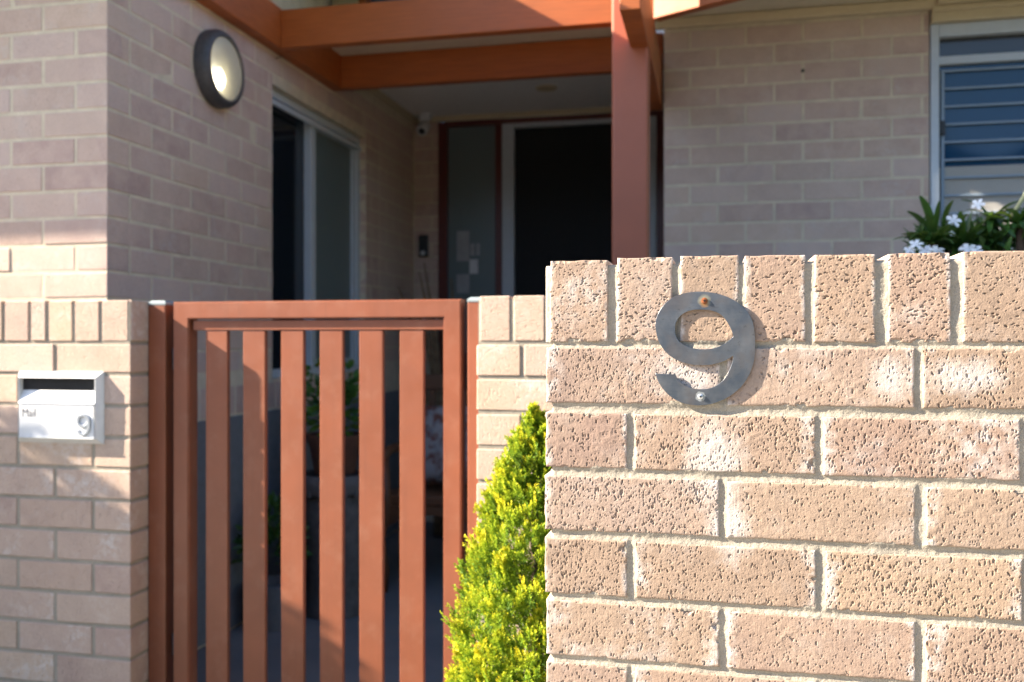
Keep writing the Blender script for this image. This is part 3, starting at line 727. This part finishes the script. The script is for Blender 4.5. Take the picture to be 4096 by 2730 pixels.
box('bottom_channel', gx0 + fw + .0005, gx1 - fw - .0005, gy + .012, gy + .036, gb + fw + .001, gb + fw + .028, P_GATE, gate, .002)
for i in range(6):
    x = -1.373 + .1131 * i
    box('slat', x, x + .066, gy + .014, gy + .030, gb + fw + .029, 1.1785, P_GATE, gate, .0022)
box('latch', gx1 - .006, gx1 + .016, gy + .052, gy + .075, 1.02, 1.12, P_CHAR, gate, .003)
for zc in (1.10, .30):      # hinge knuckles between gate and post
    lathe('hinge', [(.008, -.03), (.0095, -.028), (.0095, .028), (.008, .03)], P_CHAR, gate, 16, Matrix.Translation((gx0 - .011, gy + .03, zc)))
def gpost(x0, x1, y0, y1, label):
    e = empty('gate_post'); tag(e, label, 'gate post', 'gate posts')
    box('upright', x0, x1, y0, y1, 0, 1.2505, P_GATE, e, .003)
    bm = bmesh.new(); vs = box_bm(bm, x0 - .001, x1 + .001, y0 - .001, y1 + .001, 1.2510, 1.2570)
    f = max(bm.faces, key=lambda q: q.calc_center_median().z); r = bmesh.ops.inset_region(bm, faces=[f], thickness=.012); bmesh.ops.translate(bm, verts=f.verts[:], vec=(0, 0, .006))
    me = bpy.data.meshes.new('cap'); bm.to_mesh(me); bm.free(); link('cap', me, P_CAP, e)
gpost(-1.5425, -1.4885, 2.262, 2.315, 'terracotta hinge post between the letterbox wall and the gate')
gpost(-.6190, -.5755, 2.262, 2.315, 'terracotta latch post between the gate and the conifer wall')

# ------------------------------------------------------------------ letterbox
mb = empty('letterbox'); tag(mb, 'white metal letterbox set in the low brick wall', 'letterbox')
mx0, mx1, mz0, mz1, my, mp_ = -1.895, -1.625, .868, 1.066, PY, .020
bw = .014
def rim(pts_out, pts_in, nm):
    # one bevelled side of the surround: outer edge on the wall, inner edge proud
    v = [(x, my - .001, z) for x, z in pts_out] + [(x, my - mp_, z) for x, z in pts_in] + [(x, my + .004, z) for x, z in pts_out] + [(x, my + .004, z) for x, z in pts_in]
    f = [[0, 1, 3, 2], [4, 6, 7, 5], [0, 2, 6, 4], [1, 5, 7, 3], [0, 4, 5, 1], [2, 3, 7, 6]]
    o = pydata(nm, v, f, P_WHITE, mb); bm = bmesh.new(); bm.from_mesh(o.data); bmesh.ops.recalc_face_normals(bm, faces=bm.faces); bmesh.ops.bevel(bm, geom=bm.edges[:], offset=.0012, segments=2, affect='EDGES'); bm.to_mesh(o.data); bm.free()
O = [(mx0, mz0), (mx1, mz0), (mx1, mz1), (mx0, mz1)]; I = [(mx0 + bw, mz0 + .018), (mx1 - bw, mz0 + .018), (mx1 - bw, mz1 - .018), (mx0 + bw, mz1 - .018)]
for a, b in ((0, 1), (1, 2), (2, 3), (3, 0)): rim([O[a], O[b]], [I[a], I[b]], 'surround')
ix0, ix1, iz0, iz1 = mx0 + bw, mx1 - bw, mz0 + .018, mz1 - .018
fz = 1.000
box('front_panel', ix0 + .001, ix1 - .004, my - mp_ + .0015, my - .002, iz0 + .001, fz - .022, P_WHITE, mb, .0015)
prism = pydata('flap', [(ix0 + .001, my - mp_ - .001, fz - .0215), (ix1 - .001, my - mp_ - .001, fz - .0215), (ix1 - .001, my - .004, fz + .014), (ix0 + .001, my - .004, fz + .014), (ix0 + .001, my - .0035, fz - .0215), (ix1 - .001, my - .0035, fz - .0215)],
               [[0, 1, 2, 3], [3, 2, 5, 4], [0, 4, 5, 1], [0, 3, 4], [1, 5, 2]], P_WHITE, mb)
box('slot', ix0 + .002, ix1 - .002, my - .0035, my - .0015, fz + .006, iz1 - .001, P_BLACK, mb)  # black sheet over the brick: the slot's inner shade as colour
for a, b in ((ix0 + .0004, ix0 + .002), (ix1 - .002, ix1 - .0004)): box('cheek', a, b, my - mp_ + .002, my - .004, fz - .02, iz1, P_WHITE, mb)
GREYT = mat_paint('recessed_lettering', (.07, .07, .075), .6, .05, 0)
t = text_mesh('lettering', 'Mail', .033, .0006, 0, GREYT, mb, 0); t.scale = (.86, 1, 1); t.location = (ix0 + .034, my - mp_ + .0013, .951)
c9 = NT('chrome_plastic'); c9.set((.36, .39, .43), .25, .4); tcc = c9.n('ShaderNodeTexCoord'); c9.bump(c9.noise(tcc.outputs['Object'], 90), .05, .001)
t = flat_shape('digit', [[(q[0] * .33, q[1] * .41) for q in smooth_poly(mm(NINE), {0, 1, 14})], [(q[0] * .33, q[1] * .41) for q in smooth_poly(mm(HOLE), {13})]], .0045, .0014, c9.m, mb)
t.location = (ix1 - .034, my - mp_ - .0008, .922)
box('hinge_strip', ix0 + .004, ix1 - .003, my - mp_ - .0015, my - mp_ + .003, iz0 - .0035, iz0 + .0018, P_WHITE, mb, .001)

# ------------------------------------------------------------------ wall lamp (lit)
lamp = empty('wall_lamp'); tag(lamp, 'round black bulkhead wall lamp, lit, on the shaded brick wall', 'lamp')
LM = Matrix.Translation((HX, 3.165, 2.192)) @ Matrix.Rotation(math.radians(90), 4, 'Y')
lathe('housing', [(.140, 0), (.146, .004), (.146, .034), (.142, .046), (.134, .055), (.125, .059), (.1195, .058), (.1175, .050), (.1175, .012)], P_CHAR, lamp, 64, LM)
refl = lathe('reflector', [(.1165, .0125), (.1165, .0145)], P_WHITE, lamp, 48, LM)
BU = NT('lamp_bulb'); BU.b.inputs['Emission Color'].default_value = (1, .93, .80, 1); BU.b.inputs['Emission Strength'].default_value = 7.0; BU.set((.9, .85, .75), .5)
lathe('bulb', [(.006, -.030), (.020, -.024), (.030, -.010), (.033, .004), (.028, .020), (.016, .030), (.004, .033)], BU.m, lamp, 24, Matrix.Translation((HX + .030, 3.150, 2.150)) @ Matrix.Rotation(math.radians(90), 4, 'Y') @ Matrix.Diagonal((1.25, 1, .42, 1)))
DF = NT('lamp_diffuser'); tb = DF.n('ShaderNodeBsdfTransparent'); tb.inputs[0].default_value = (.95, .93, .84, 1); mxs = DF.n('ShaderNodeMixShader'); mxs.inputs[0].default_value = .52
DF.set((.66, .64, .54), .35); DF.l(tb.outputs[0], mxs.inputs[1]); DF.l(DF.b.outputs[0], mxs.inputs[2]); DF.l(mxs.outputs[0], DF.out.inputs[0])
lathe('diffuser', [(.117, .050), (.100, .0555), (.07, .0595), (.035, .0615), (.002, .062)], DF.m, lamp, 48, LM)

# ------------------------------------------------------------------ porch fittings
sc = empty('security_camera'); tag(sc, 'small white security camera in the porch ceiling corner', 'camera')
lathe('base', [(.045, 0), (.045, -.02), (.035, -.034), (.02, -.04)], P_WHITE, sc, 24, Matrix.Translation((-1.775, 5.47, 2.5715)))
lathe('body', [(.030, -.052), (.036, -.042), (.038, .03), (.033, .05), (.012, .053)], P_WHITE, sc, 24, Matrix.Translation((-1.775, 5.45, 2.487)) @ Matrix.Rotation(math.radians(128), 4, 'X'))
lathe('lens', [(.022, .052), (.020, .0545), (.008, .0555)], P_DARK, sc, 16, Matrix.Translation((-1.775, 5.45, 2.487)) @ Matrix.Rotation(math.radians(128), 4, 'X'))
ic = empty('intercom'); tag(ic, 'black intercom unit on the brick beside the front door', 'intercom')
box('case', -1.832, -1.772, HYB - .030, HYB - .003, 1.685, 1.825, P_DARK, ic, .008, 3)
lathe('button', [(.016, 0), (.016, .003), (.012, .0045)], P_ALU, ic, 20, Matrix.Translation((-1.802, HYB - .0305, 1.708)) @ Matrix.Rotation(math.radians(90), 4, 'X'))
dl = empty('downlight'); tag(dl, 'recessed round downlight in the porch ceiling', 'downlight')
lathe('trim_ring', [(.040, -.004), (.056, -.007), (.064, 0)], P_CREAM, dl, 32, Matrix.Translation((-.918, 5.03, 2.5715)))
lathe('lens', [(.039, -.003), (.01, -.002)], mat_paint('downlight_lens', (.35, .35, .34), .3), dl, 24, Matrix.Translation((-.918, 5.03, 2.5710)))
# wire clip on the brickwork
tag(tube('wire_clip', [(HX + .002, 3.66, 2.385), (HX + .014, 3.69, 2.400), (HX + .016, 3.73, 2.418)], .0018, P_DARK), 'stub of dark wire poking from the wall above the side window', 'wire')
tag(lathe('wall_plug', [(.007, 0), (.007, .006), (.003, .009)], P_DARK, None, 12, Matrix.Translation((.375, RY - .001, 2.318)) @ Matrix.Rotation(math.radians(90), 4, 'X')), 'small dark plug in the brickwork right of the post', 'plug')

# ------------------------------------------------------------------ foliage
def leaf_cloud(name, P, D, L, Wd, tint, mat, parent, curl=.25):
    """P positions, D directions (unit), L lengths, Wd widths; a folded diamond per leaf"""
    rng = np.random.default_rng(len(P)); n = len(P)
    r = rng.normal(size=(n, 3)); s = np.cross(D, r); s /= np.linalg.norm(s, axis=1)[:, None] + 1e-9; up = np.cross(s, D)
    L = L[:, None]; Wd = Wd[:, None]
    v = np.stack([P, P + D * L * .45 + s * Wd * .5 + up * L * .06, P + D * L * .42 - up * L * .03, P + D * L * .45 - s * Wd * .5 + up * L * .06, P + D * L - up * L * curl], 1).reshape(-1, 3)
    b = np.arange(n)[:, None] * 5
    f = np.concatenate([b + np.array([[0, 1, 2]]), b + np.array([[0, 2, 3]]), b + np.array([[1, 4, 2]]), b + np.array([[2, 4, 3]])])
    o = npmesh(name, v, f, mat, parent, False)
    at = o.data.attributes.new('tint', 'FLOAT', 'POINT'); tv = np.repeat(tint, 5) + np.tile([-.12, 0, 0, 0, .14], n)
    at.data.foreach_set('value', tv.astype(np.float32)); return o

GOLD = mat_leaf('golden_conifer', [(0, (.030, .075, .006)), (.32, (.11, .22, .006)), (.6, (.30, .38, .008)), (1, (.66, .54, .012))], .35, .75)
GREEN = mat_leaf('dark_green_leaf', [(0, (.014, .045, .010)), (.5, (.03, .10, .02)), (1, (.09, .20, .03))], .25, .35)
HEDGE = mat_leaf('hedge_leaf', [(0, (.03, .07, .015)), (1, (.08, .16, .03))], .2, .5)
BARK = mat_paint('bark', (.07, .045, .028), .9, .3, 1.0, 60)

def conifer(cx, cy, ztip):
    e = empty('conifer'); tag(e, 'small golden green conical conifer between the front wall and the gate', 'tree')
    rng = np.random.default_rng(11)
    tube('trunk', [(cx, cy, 0), (cx + .004, cy, .4), (cx - .003, cy, .8), (cx, cy, ztip - .06)], [.020, .015, .008, .002], BARK, e)
    hs = np.array([0, .03, .073, .118, .186, .255, .314, .39, .55, .75, .95, 1.0]); rs = np.array([.006, .020, .046, .072, .100, .122, .140, .152, .158, .155, .13, .10])
    # upright fans at the branch tips; each fan is a set of curved branchlets feathered with scale leaves
    P, D, L, Wd, T = [], [], [], [], []
    nf = 2600
    h = rng.random(nf) ** .75 * .97 + .004; ph = rng.random(nf) * 2 * math.pi
    lump = .98 + .10 * np.sin(ph * 3 + h * 17) * np.sin(h * 31 + ph) + rng.normal(0, .05, nf)
    for i in range(nf):
        r = np.interp(h[i], hs, rs); depth = 1.0 if rng.random() < .72 else rng.uniform(.45, .85); rr = r * lump[i] * depth
        rad = np.array([math.cos(ph[i]), math.sin(ph[i]), 0]); tang = np.array([-math.sin(ph[i]), math.cos(ph[i]), 0])
        fl = rng.uniform(.040, .065) * min(1, .45 + r / .11)
        ax = rad * rng.uniform(.25, .65) + np.array([0, 0, 1.0]) + rng.normal(0, .12, 3); ax /= np.linalg.norm(ax)
        base = np.array([cx, cy, ztip - h[i]]) + rad * max(.0, rr - fl * .45) - np.array([0, 0, fl * .55])
        q = rng.random() * math.pi; side = tang * math.cos(q) + rad * math.sin(q); side -= ax * side.dot(ax); side /= np.linalg.norm(side) + 1e-9
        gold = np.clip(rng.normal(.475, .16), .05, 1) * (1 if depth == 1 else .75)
        nb = 7
        for b in range(nb):                                # branchlets alternate left and right up the fan axis
            t0 = (b + rng.random() * .6) / nb; sg = (-1) ** b
            bd = ax * 1.0 + side * sg * rng.uniform(.5, .95) * (1 - .7 * t0) + rng.normal(0, .10, 3); bd /= np.linalg.norm(bd)
            bl = fl * rng.uniform(.45, .65) * (1 - .35 * t0); p0 = base + ax * fl * t0 * .75
            ns = np.cross(bd, side); ns /= np.linalg.norm(ns) + 1e-9; lat = np.cross(ns, bd)
            nk = 10
            for k in range(nk):
                t = (k + .5) / nk; s2 = (-1) ** k
                p = p0 + bd * bl * t; d = bd * 1.0 + lat * s2 * rng.uniform(.45, .8) + ns * rng.normal(0, .25); d /= np.linalg.norm(d)
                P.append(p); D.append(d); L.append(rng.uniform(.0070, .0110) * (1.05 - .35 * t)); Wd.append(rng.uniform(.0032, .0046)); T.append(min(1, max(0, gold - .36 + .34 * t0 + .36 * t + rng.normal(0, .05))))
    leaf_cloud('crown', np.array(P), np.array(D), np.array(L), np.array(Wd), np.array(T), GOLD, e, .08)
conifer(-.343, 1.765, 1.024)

def shrub_ball(name, c, a, n, leaf, mat, label, cat, trunk=True, tint=(.2, .9), seed=3, shell=.55):
    e = empty(name); tag(e, label, cat); rng = np.random.default_rng(seed)
    d = rng.normal(size=(n, 3)); d /= np.linalg.norm(d, axis=1)[:, None]
    bump_ = 1 + .10 * np.sin(d[:, 0] * 7 + d[:, 2] * 5) + .08 * np.sin(d[:, 1] * 9 - d[:, 2] * 8)
    rad = (shell + (1 - shell) * rng.random(n) ** .5) * bump_
    P = np.array(c) + d * rad[:, None] * np.array(a)
    D = d + rng.normal(0, .6, (n, 3)) + np.array([0, 0, .3]); D /= np.linalg.norm(D, axis=1)[:, None]
    leaf_cloud('crown', P, D, rng.uniform(.7, 1.3, n) * leaf, rng.uniform(.7, 1.2, n) * leaf * .5, rng.uniform(*tint, n), mat, e, .15)
    if trunk: tube('trunk', [(c[0], c[1], 0), (c[0] + .02, c[1], c[2] * .6), (c[0], c[1], c[2] + a[2] * .5)], [.045, .035, .012], BARK, e)
    return e
shrub_ball('hedge_shrub', (-3.81, 1.735, 1.0), (.80, .27, .82), 26000, .06, HEDGE, 'leafy rounded shrub along the fence line, left of the view', 'shrub', seed=4, shell=.3)

# ---- white flowering plant behind the front wall
WHITE_F = mat_leaf('white_petal', [(0, (.75, .77, .80)), (1, (.85, .86, .86))], .2, .5)
def strap_leaf(root, az_, el_, ln, w, droop, parent, tint, mat=GREEN, seg=9, club=False):
    v, f, tt = [], [], []
    p = Vector(root); d = Vector((math.cos(az_) * math.cos(el_), math.sin(az_) * math.cos(el_), math.sin(el_)))
    s = d.cross(Vector((0, 0, 1))).normalized(); step = ln / seg
    for i in range(seg + 1):
        t = i / seg
        ww = w * (math.sin(math.pi * min(1, .10 + .86 * t) ** (1.5 if club else .9)) ** .75) * .5 + .0006
        up = s.cross(d).normalized()
        v += [tuple(p - s * ww + up * ww * .35), tuple(p), tuple(p + s * ww + up * ww * .35)]; tt += [tint + .1, tint - .08, tint + .1]
        p = p + d * step; d = (d + Vector((0, 0, -droop / seg))).normalized()
    for i in range(seg):
        for k in (0, 1): f.append([i * 3 + k, i * 3 + k + 1, i * 3 + k + 4, i * 3 + k + 3])
    o = pydata('leaf', v, f, mat, parent, True); a = o.data.attributes.new('tint', 'FLOAT', 'POINT'); a.data.foreach_set('value', tt); return o
def flower(c, r, nrm, parent, mat=None):
    n = Vector(nrm).normalized(); a = n.orthogonal().normalized(); b = n.cross(a); v, f, tt = [], [], []
    q0 = RNG.random() * 6
    for k in range(5):
        q = q0 + k * 2 * math.pi / 5; u = a * math.cos(q) + b * math.sin(q); w = n.cross(u); i0 = len(v)
        for (x, y, z) in ((0, 0, 0), (.35, -.22, .10), (.35, .22, .04), (.8, -.34, .16), (.8, .34, .05), (1.05, -.12, .02), (1.05, .14, -.02), (.45, 0, .02), (.8, 0, .04)):
            v.append(tuple(Vector(c) + u * x * r + w * y * r + n * z * r)); tt.append(.5 + .4 * x)
        f += [[i0, i0 + 1, i0 + 7], [i0, i0 + 7, i0 + 2], [i0 + 1, i0 + 3, i0 + 8, i0 + 7], [i0 + 7, i0 + 8, i0 + 4, i0 + 2], [i0 + 3, i0 + 5, i0 + 6, i0 + 8], [i0 + 8, i0 + 6, i0 + 4]]
    o = pydata('flower', v, f, mat or WHITE_F, parent, True); at = o.data.attributes.new('tint', 'FLOAT', 'POINT'); at.data.foreach_set('value', tt); return o

def A(px, py, Y):   # survey: the point at depth Y along a measured bearing and elevation
    k = (px - 2048) / 3640; th = math.radians(12.5); dd = Y / (k * math.sin(th) + math.cos(th))
    return Vector(((k * math.cos(th) - math.sin(th)) * dd, Y, 1.15 - (py - 1365) / 3640 * dd))
fp = empty('flowering_plant'); tag(fp, 'green strap-leaved plant with white flowers behind the front wall', 'plant')
FYP = 2.75
for (px, py, n, dr, sd) in ((3735, 965, 26, 1.1, 1), (3965, 900, 42, 1.9, 2), (3850, 985, 30, 1.2, 3), (4080, 905, 30, 1.8, 4), (3690, 1030, 24, 1.0, 5), (3930, 1000, 26, 1.2, 6), (3800, 1010, 20, 1.0, 7)):
    rr = random.Random(sd); c = A(px, py, FYP + rr.uniform(-.05, .08))
    tube('stem', [(c.x, c.y, .75), (c.x + .01, c.y, 1.15), (c.x, c.y, c.z + .005)], [.016, .015, .012], BARK, fp, 8)
    for k in range(n):
        strap_leaf(c + Vector((0, 0, rr.uniform(-.02, .01))), k * 2.39996 + rr.uniform(-.2, .2), rr.uniform(-.1, 1.2), rr.uniform(.075, .125), rr.uniform(.014, .022), dr * rr.uniform(.6, 1.2), fp, rr.uniform(.25, .75))
for (px, py, ex, ey) in ((3670, 815, 3735, 960), (3640, 862, 3735, 965), (3822, 825, 3770, 935), (3620, 935, 3720, 975)):
    a, b = A(ex, ey, FYP), A(px, py, FYP - .02); dv = b - a
    strap_leaf(a, math.atan2(dv.y, dv.x), math.asin(min(1, dv.z / dv.length)) + .22, dv.length * 1.15, .036, .75, fp, .25, club=True)
for (px, py, r) in ((3912, 818, .017), (3815, 884, .020), (3665, 978, .018), (3640, 1002, .016), (3705, 1004, .022), (3748, 1004, .022), (3872, 996, .022), (3902, 1004, .020), (3808, 935, .008)):
    flower(A(px, py, FYP - .10), r, (RNG.uniform(-.3, .3), -.7, RNG.uniform(.3, .9)), fp)
rf = np.random.default_rng(31); nl = 420; c0 = A(3860, 985, FYP + .06)
Pf = np.stack([c0.x + rf.uniform(-.13, .36, nl), FYP + .05 + rf.normal(0, .05, nl), c0.z - .10 + rf.random(nl) ** .6 * .13], -1)
Df = rf.normal(0, .6, (nl, 3)) + np.array([0, -.3, .55]); Df /= np.linalg.norm(Df, axis=1)[:, None]
leaf_cloud('undergrowth', Pf, Df, rf.uniform(.04, .075, nl), rf.uniform(.012, .020, nl), rf.uniform(.1, .7, nl), GREEN, fp, .25)
SUNLEAF = mat_leaf('lime_leaf', [(0, (.16, .30, .02)), (1, (.34, .48, .03))], .45, .4)  # lit copy of the leaf colour: sunlight painted into a few leaves
for (px, py, az_, l) in ((3958, 862, 1.6, .035), (4020, 880, 2.6, .05), (4075, 880, .4, .05), (4040, 870, 3.4, .045)):
    strap_leaf(A(px, py, FYP - .03), az_, .5, l, .022, .6, fp, .6, SUNLEAF)
tube('stalk', [A(4040, 875, FYP - .02), A(4075, 820, FYP - .02), A(4120, 745, FYP - .02)], [.006, .005, .005], mat_paint('dry_stalk', (.42, .40, .20), .8), fp, 8)
TERRA = mat_paint('terracotta_pot', (.11, .045, .025), .85, .2, .4)
pt = A(3850, 1000, FYP + .02)
tp = empty('planter_trough'); tag(tp, 'long planter on the raised bed behind the front wall', 'planter')
box('trough', pt.x - .25, pt.x + .42, FYP - .16, FYP + .20, .30, .80, P_BASE, tp, .01)
box('plinth', pt.x - .22, pt.x + .39, FYP - .13, FYP + .17, -.01, .299, P_BASE, tp, .01)

# ---- things standing in the porch behind the gate
STONE = mat_paint('urn_stone', (.12, .11, .105), .9, .3, 1.0, 24)
urn = empty('urn'); tag(urn, 'tall weathered grey stone urn behind the gate slats', 'urn')
UM = Matrix.Translation((-1.575, 3.62, 0))
lathe('body', [(.13, 0), (.135, .03), (.118, .06), (.120, .10), (.128, .30), (.132, .46), (.126, .50)], STONE, urn, 36, UM)
lathe('rim', [(.126, .5005), (.150, .515), (.158, .545), (.156, .575), (.146, .590), (.130, .588), (.128, .55)], STONE, urn, 36, UM)
for k in range(18):     # reeded band under the rim
    q = k * 2 * math.pi / 18; box('rib', -.009, .009, -.006, .006, .502, .545, STONE, urn, .003).matrix_local = UM @ Matrix.Rotation(q, 4, 'Z') @ Matrix.Translation((0, .150, 0))
fpot = empty('plant_pot'); tag(fpot, 'brown terracotta pot of succulents standing on the stone urn', 'plant pot')
lathe('pot', [(.085, .5905), (.105, .70), (.120, .735), (.120, .755), (.108, .755), (.104, .735)], TERRA, fpot, 32, UM)
rng = np.random.default_rng(21)
n = 170; dd = rng.normal(size=(n, 3)); dd /= np.linalg.norm(dd, axis=1)[:, None]
PP = np.array([-1.575, 3.62, .86]) + dd * rng.random((n, 1)) ** .5 * np.array([.14, .13, .15])
leaf_cloud('foliage', PP, (dd + np.array([0, 0, .5])) / np.linalg.norm(dd + np.array([0, 0, .5]), axis=1)[:, None], rng.uniform(.04, .065, n), rng.uniform(.022, .036, n), rng.uniform(.3, 1.0, n), GREEN, fpot, .1)
tube('stem', [(-1.575, 3.62, .74), (-1.57, 3.62, .85), (-1.60, 3.60, .97)], [.012, .010, .006], BARK, fpot)
n = 60; dd = rng.normal(size=(n, 3)); dd /= np.linalg.norm(dd, axis=1)[:, None]
for c0 in ((-1.64, 3.60, 1.00), (-1.535, 3.61, .985)):
    leaf_cloud('foliage', np.array(c0) + dd * .05, dd, rng.uniform(.03, .055, n), rng.uniform(.02, .034, n), rng.uniform(.5, 1.0, n), GREEN, fpot, .1)
sp = empty('small_potted_plant'); tag(sp, 'low leafy plant in a dark pot at the foot of the side wall', 'potted plant')
lathe('pot', [(.075, 0.0), (.10, .16), (.104, .18), (.092, .18), (.088, .15)], P_BASE, sp, 28, Matrix.Translation((-1.735, 3.37, 0)))
n = 420; dd = rng.normal(size=(n, 3)); dd /= np.linalg.norm(dd, axis=1)[:, None]; dd[:, 2] = np.abs(dd[:, 2]) * 1.0 - .15
leaf_cloud('foliage', np.array([-1.735, 3.37, .31]) + dd * rng.random((n, 1)) ** .4 * np.array([.13, .13, .24]), dd / np.linalg.norm(dd, axis=1)[:, None], rng.uniform(.03, .05, n), rng.uniform(.016, .026, n), rng.uniform(.2, .8, n), GREEN, sp, .2)

WOOD = mat_timber('chair_wood', (.13, .055, .025))
ch = empty('armchair'); tag(ch, 'dark carved wooden armchair in the porch, seen between the gate slats', 'chair')
cx0, cx1, cy0, cy1 = -1.50, -.98, 3.93, 4.42
for (x, y) in ((cx0 + .02, cy0 + .02), (cx1 - .02, cy0 + .02)):
    tube('leg', [(x, y, 0), (x + .012, y - .004, .10), (x - .012, y, .25), (x + .016, y, .38), (x, y, .62)], [.021, .017, .020, .027, .024], WOOD, ch, 10)
for (x, y) in ((cx0 + .02, cy1 - .02), (cx1 - .02, cy1 - .02)):
    tube('leg', [(x, y + .03, 0), (x, y + .01, .2), (x, y, .40), (x, y + .03, .98)], [.018, .019, .021, .016], WOOD, ch, 10)
box('seat', cx0 + .01, cx1 - .01, cy0 + .02, cy1 - .01, .40, .445, WOOD, ch, .008)
prism_xz('apron', [(cx0 + .04, .399), (cx1 - .04, .399), (cx1 - .04, .30), (cx1 - .12, .345), ((cx0 + cx1) / 2, .36), (cx0 + .12, .345), (cx0 + .04, .30)], cy0 + .01, cy0 + .035, WOOD, ch)
for x in (cx0 + .02, cx1 - .02):
    tube('arm', [(x, cy0 - .02, .615), (x, cy0 + .1, .64), (x, cy1 - .1, .645), (x, cy1, .66)], [.026, .022, .020, .018], WOOD, ch, 10)
box('top_rail', cx0 + .0, cx1 - .0, cy1 + .0, cy1 + .03, .90, .98, WOOD, ch, .008)
for i in range(5):
    x = cx0 + .09 + i * .085; box('splat', x, x + .03, cy1 + .002, cy1 + .018, .446, .899, WOOD, ch, .004)
cf = NT('floral_fabric'); tcf = cf.n('ShaderNodeTexCoord'); vf = tcf.outputs['Object']
cc = cf.mix(cf.ramp(cf.noise(vf, 16, 4, .6, .8), [(.46, 0), (.60, 1)]), (.26, .24, .23), (.13, .045, .03)); cc = cf.mix(cf.ramp(cf.noise(vf, 26, 3, .6, 1.2), [(.56, 0), (.66, 1)]), cc, (.16, .155, .17)); cf.set(cc, .9); cf.bump(cf.noise(vf, 400), .3, .001)
def cushion(c, w, h, t, rx, rz, label, cat):
    n = 16; v, f = [], []
    for s in (-1, 1):
        for i in range(n + 1):
            for j in range(n + 1):
                a, b = i / n * 2 - 1, j / n * 2 - 1; k = max(0, (1 - a ** 4)) ** .5 * max(0, (1 - b ** 4)) ** .5
                pin = 1 - .06 * (1 - abs(a) ** 2) * abs(b) ** 3; pin2 = 1 - .06 * (1 - abs(b) ** 2) * abs(a) ** 3
                v.append((a * w / 2 * pin2, s * t / 2 * k, b * h / 2 * pin))
    N = (n + 1) ** 2
    for s in (0, 1):
        for i in range(n):
            for j in range(n):
                q = [s * N + i * (n + 1) + j, s * N + (i + 1) * (n + 1) + j, s * N + (i + 1) * (n + 1) + j + 1, s * N + i * (n + 1) + j + 1]; f.append(q if s == 0 else q[::-1])
    o = pydata('cushion', v, f, cf.m, None, True); bm = bmesh.new(); bm.from_mesh(o.data); bmesh.ops.remove_doubles(bm, verts=bm.verts, dist=1e-5); bmesh.ops.recalc_face_normals(bm, faces=bm.faces); bm.to_mesh(o.data); bm.free()
    o.location = c; o.rotation_euler = (rx, 0, rz); tag(o, label, cat)
cushion((-1.245, 4.17, .655), .44, .40, .14, -.30, .05, 'pale floral cushion propped on the dark armchair', 'cushion')
# dried fronds leaning in the corner, with a red bloom
df = empty('dried_fronds'); tag(df, 'bunch of dried palm stalks leaning in the porch corner', 'dried plant')
DRY = mat_paint('dried_stalk', (.20, .13, .07), .9, .35, .5)
for i in range(9):
    q = RNG.uniform(-.16, .14); tube('stalk', [(-1.55 + q * .2, 5.10 + RNG.uniform(-.05, .05), .02), (-1.56 + q * .5, 5.14, .7), (-1.62 + q * 1.0, 5.18, 1.2), (-1.70 + q * 1.3, 5.20, 1.42 + RNG.uniform(-.1, .22))], [.012, .012, .016, .004], DRY, df, 6)
REDM = mat_paint('red_bloom', (.30, .012, .02), .7, .3, .4)
lathe('bloom', [(.005, -.05), (.045, -.03), (.062, .0), (.05, .035), (.012, .052)], REDM, df, 16, Matrix.Translation((-1.18, 4.50, .93)))
tube('bloom_stem', [(-1.55, 5.10, .05), (-1.40, 4.80, .60), (-1.18, 4.50, .90)], .006, DRY, df, 6)

# ------------------------------------------------------------------ set every thing's Empty at the thing's base
bpy.context.view_layer.update()
def rest(o):
    lo, hi = Vector((1e9,) * 3), Vector((-1e9,) * 3); st_ = list(o.children)
    while st_:
        c = st_.pop(); st_ += list(c.children)
        if c.type != 'MESH': continue
        for q in c.bound_box:
            w = c.matrix_world @ Vector(q); lo = Vector(map(min, lo, w)); hi = Vector(map(max, hi, w))
    b = Vector(((lo.x + hi.x) / 2, (lo.y + hi.y) / 2, lo.z)); o.location = b
    for c in o.children: c.location = c.location - b
for o in [q for q in bpy.data.objects if q.type == 'EMPTY' and q.parent is None]: rest(o)
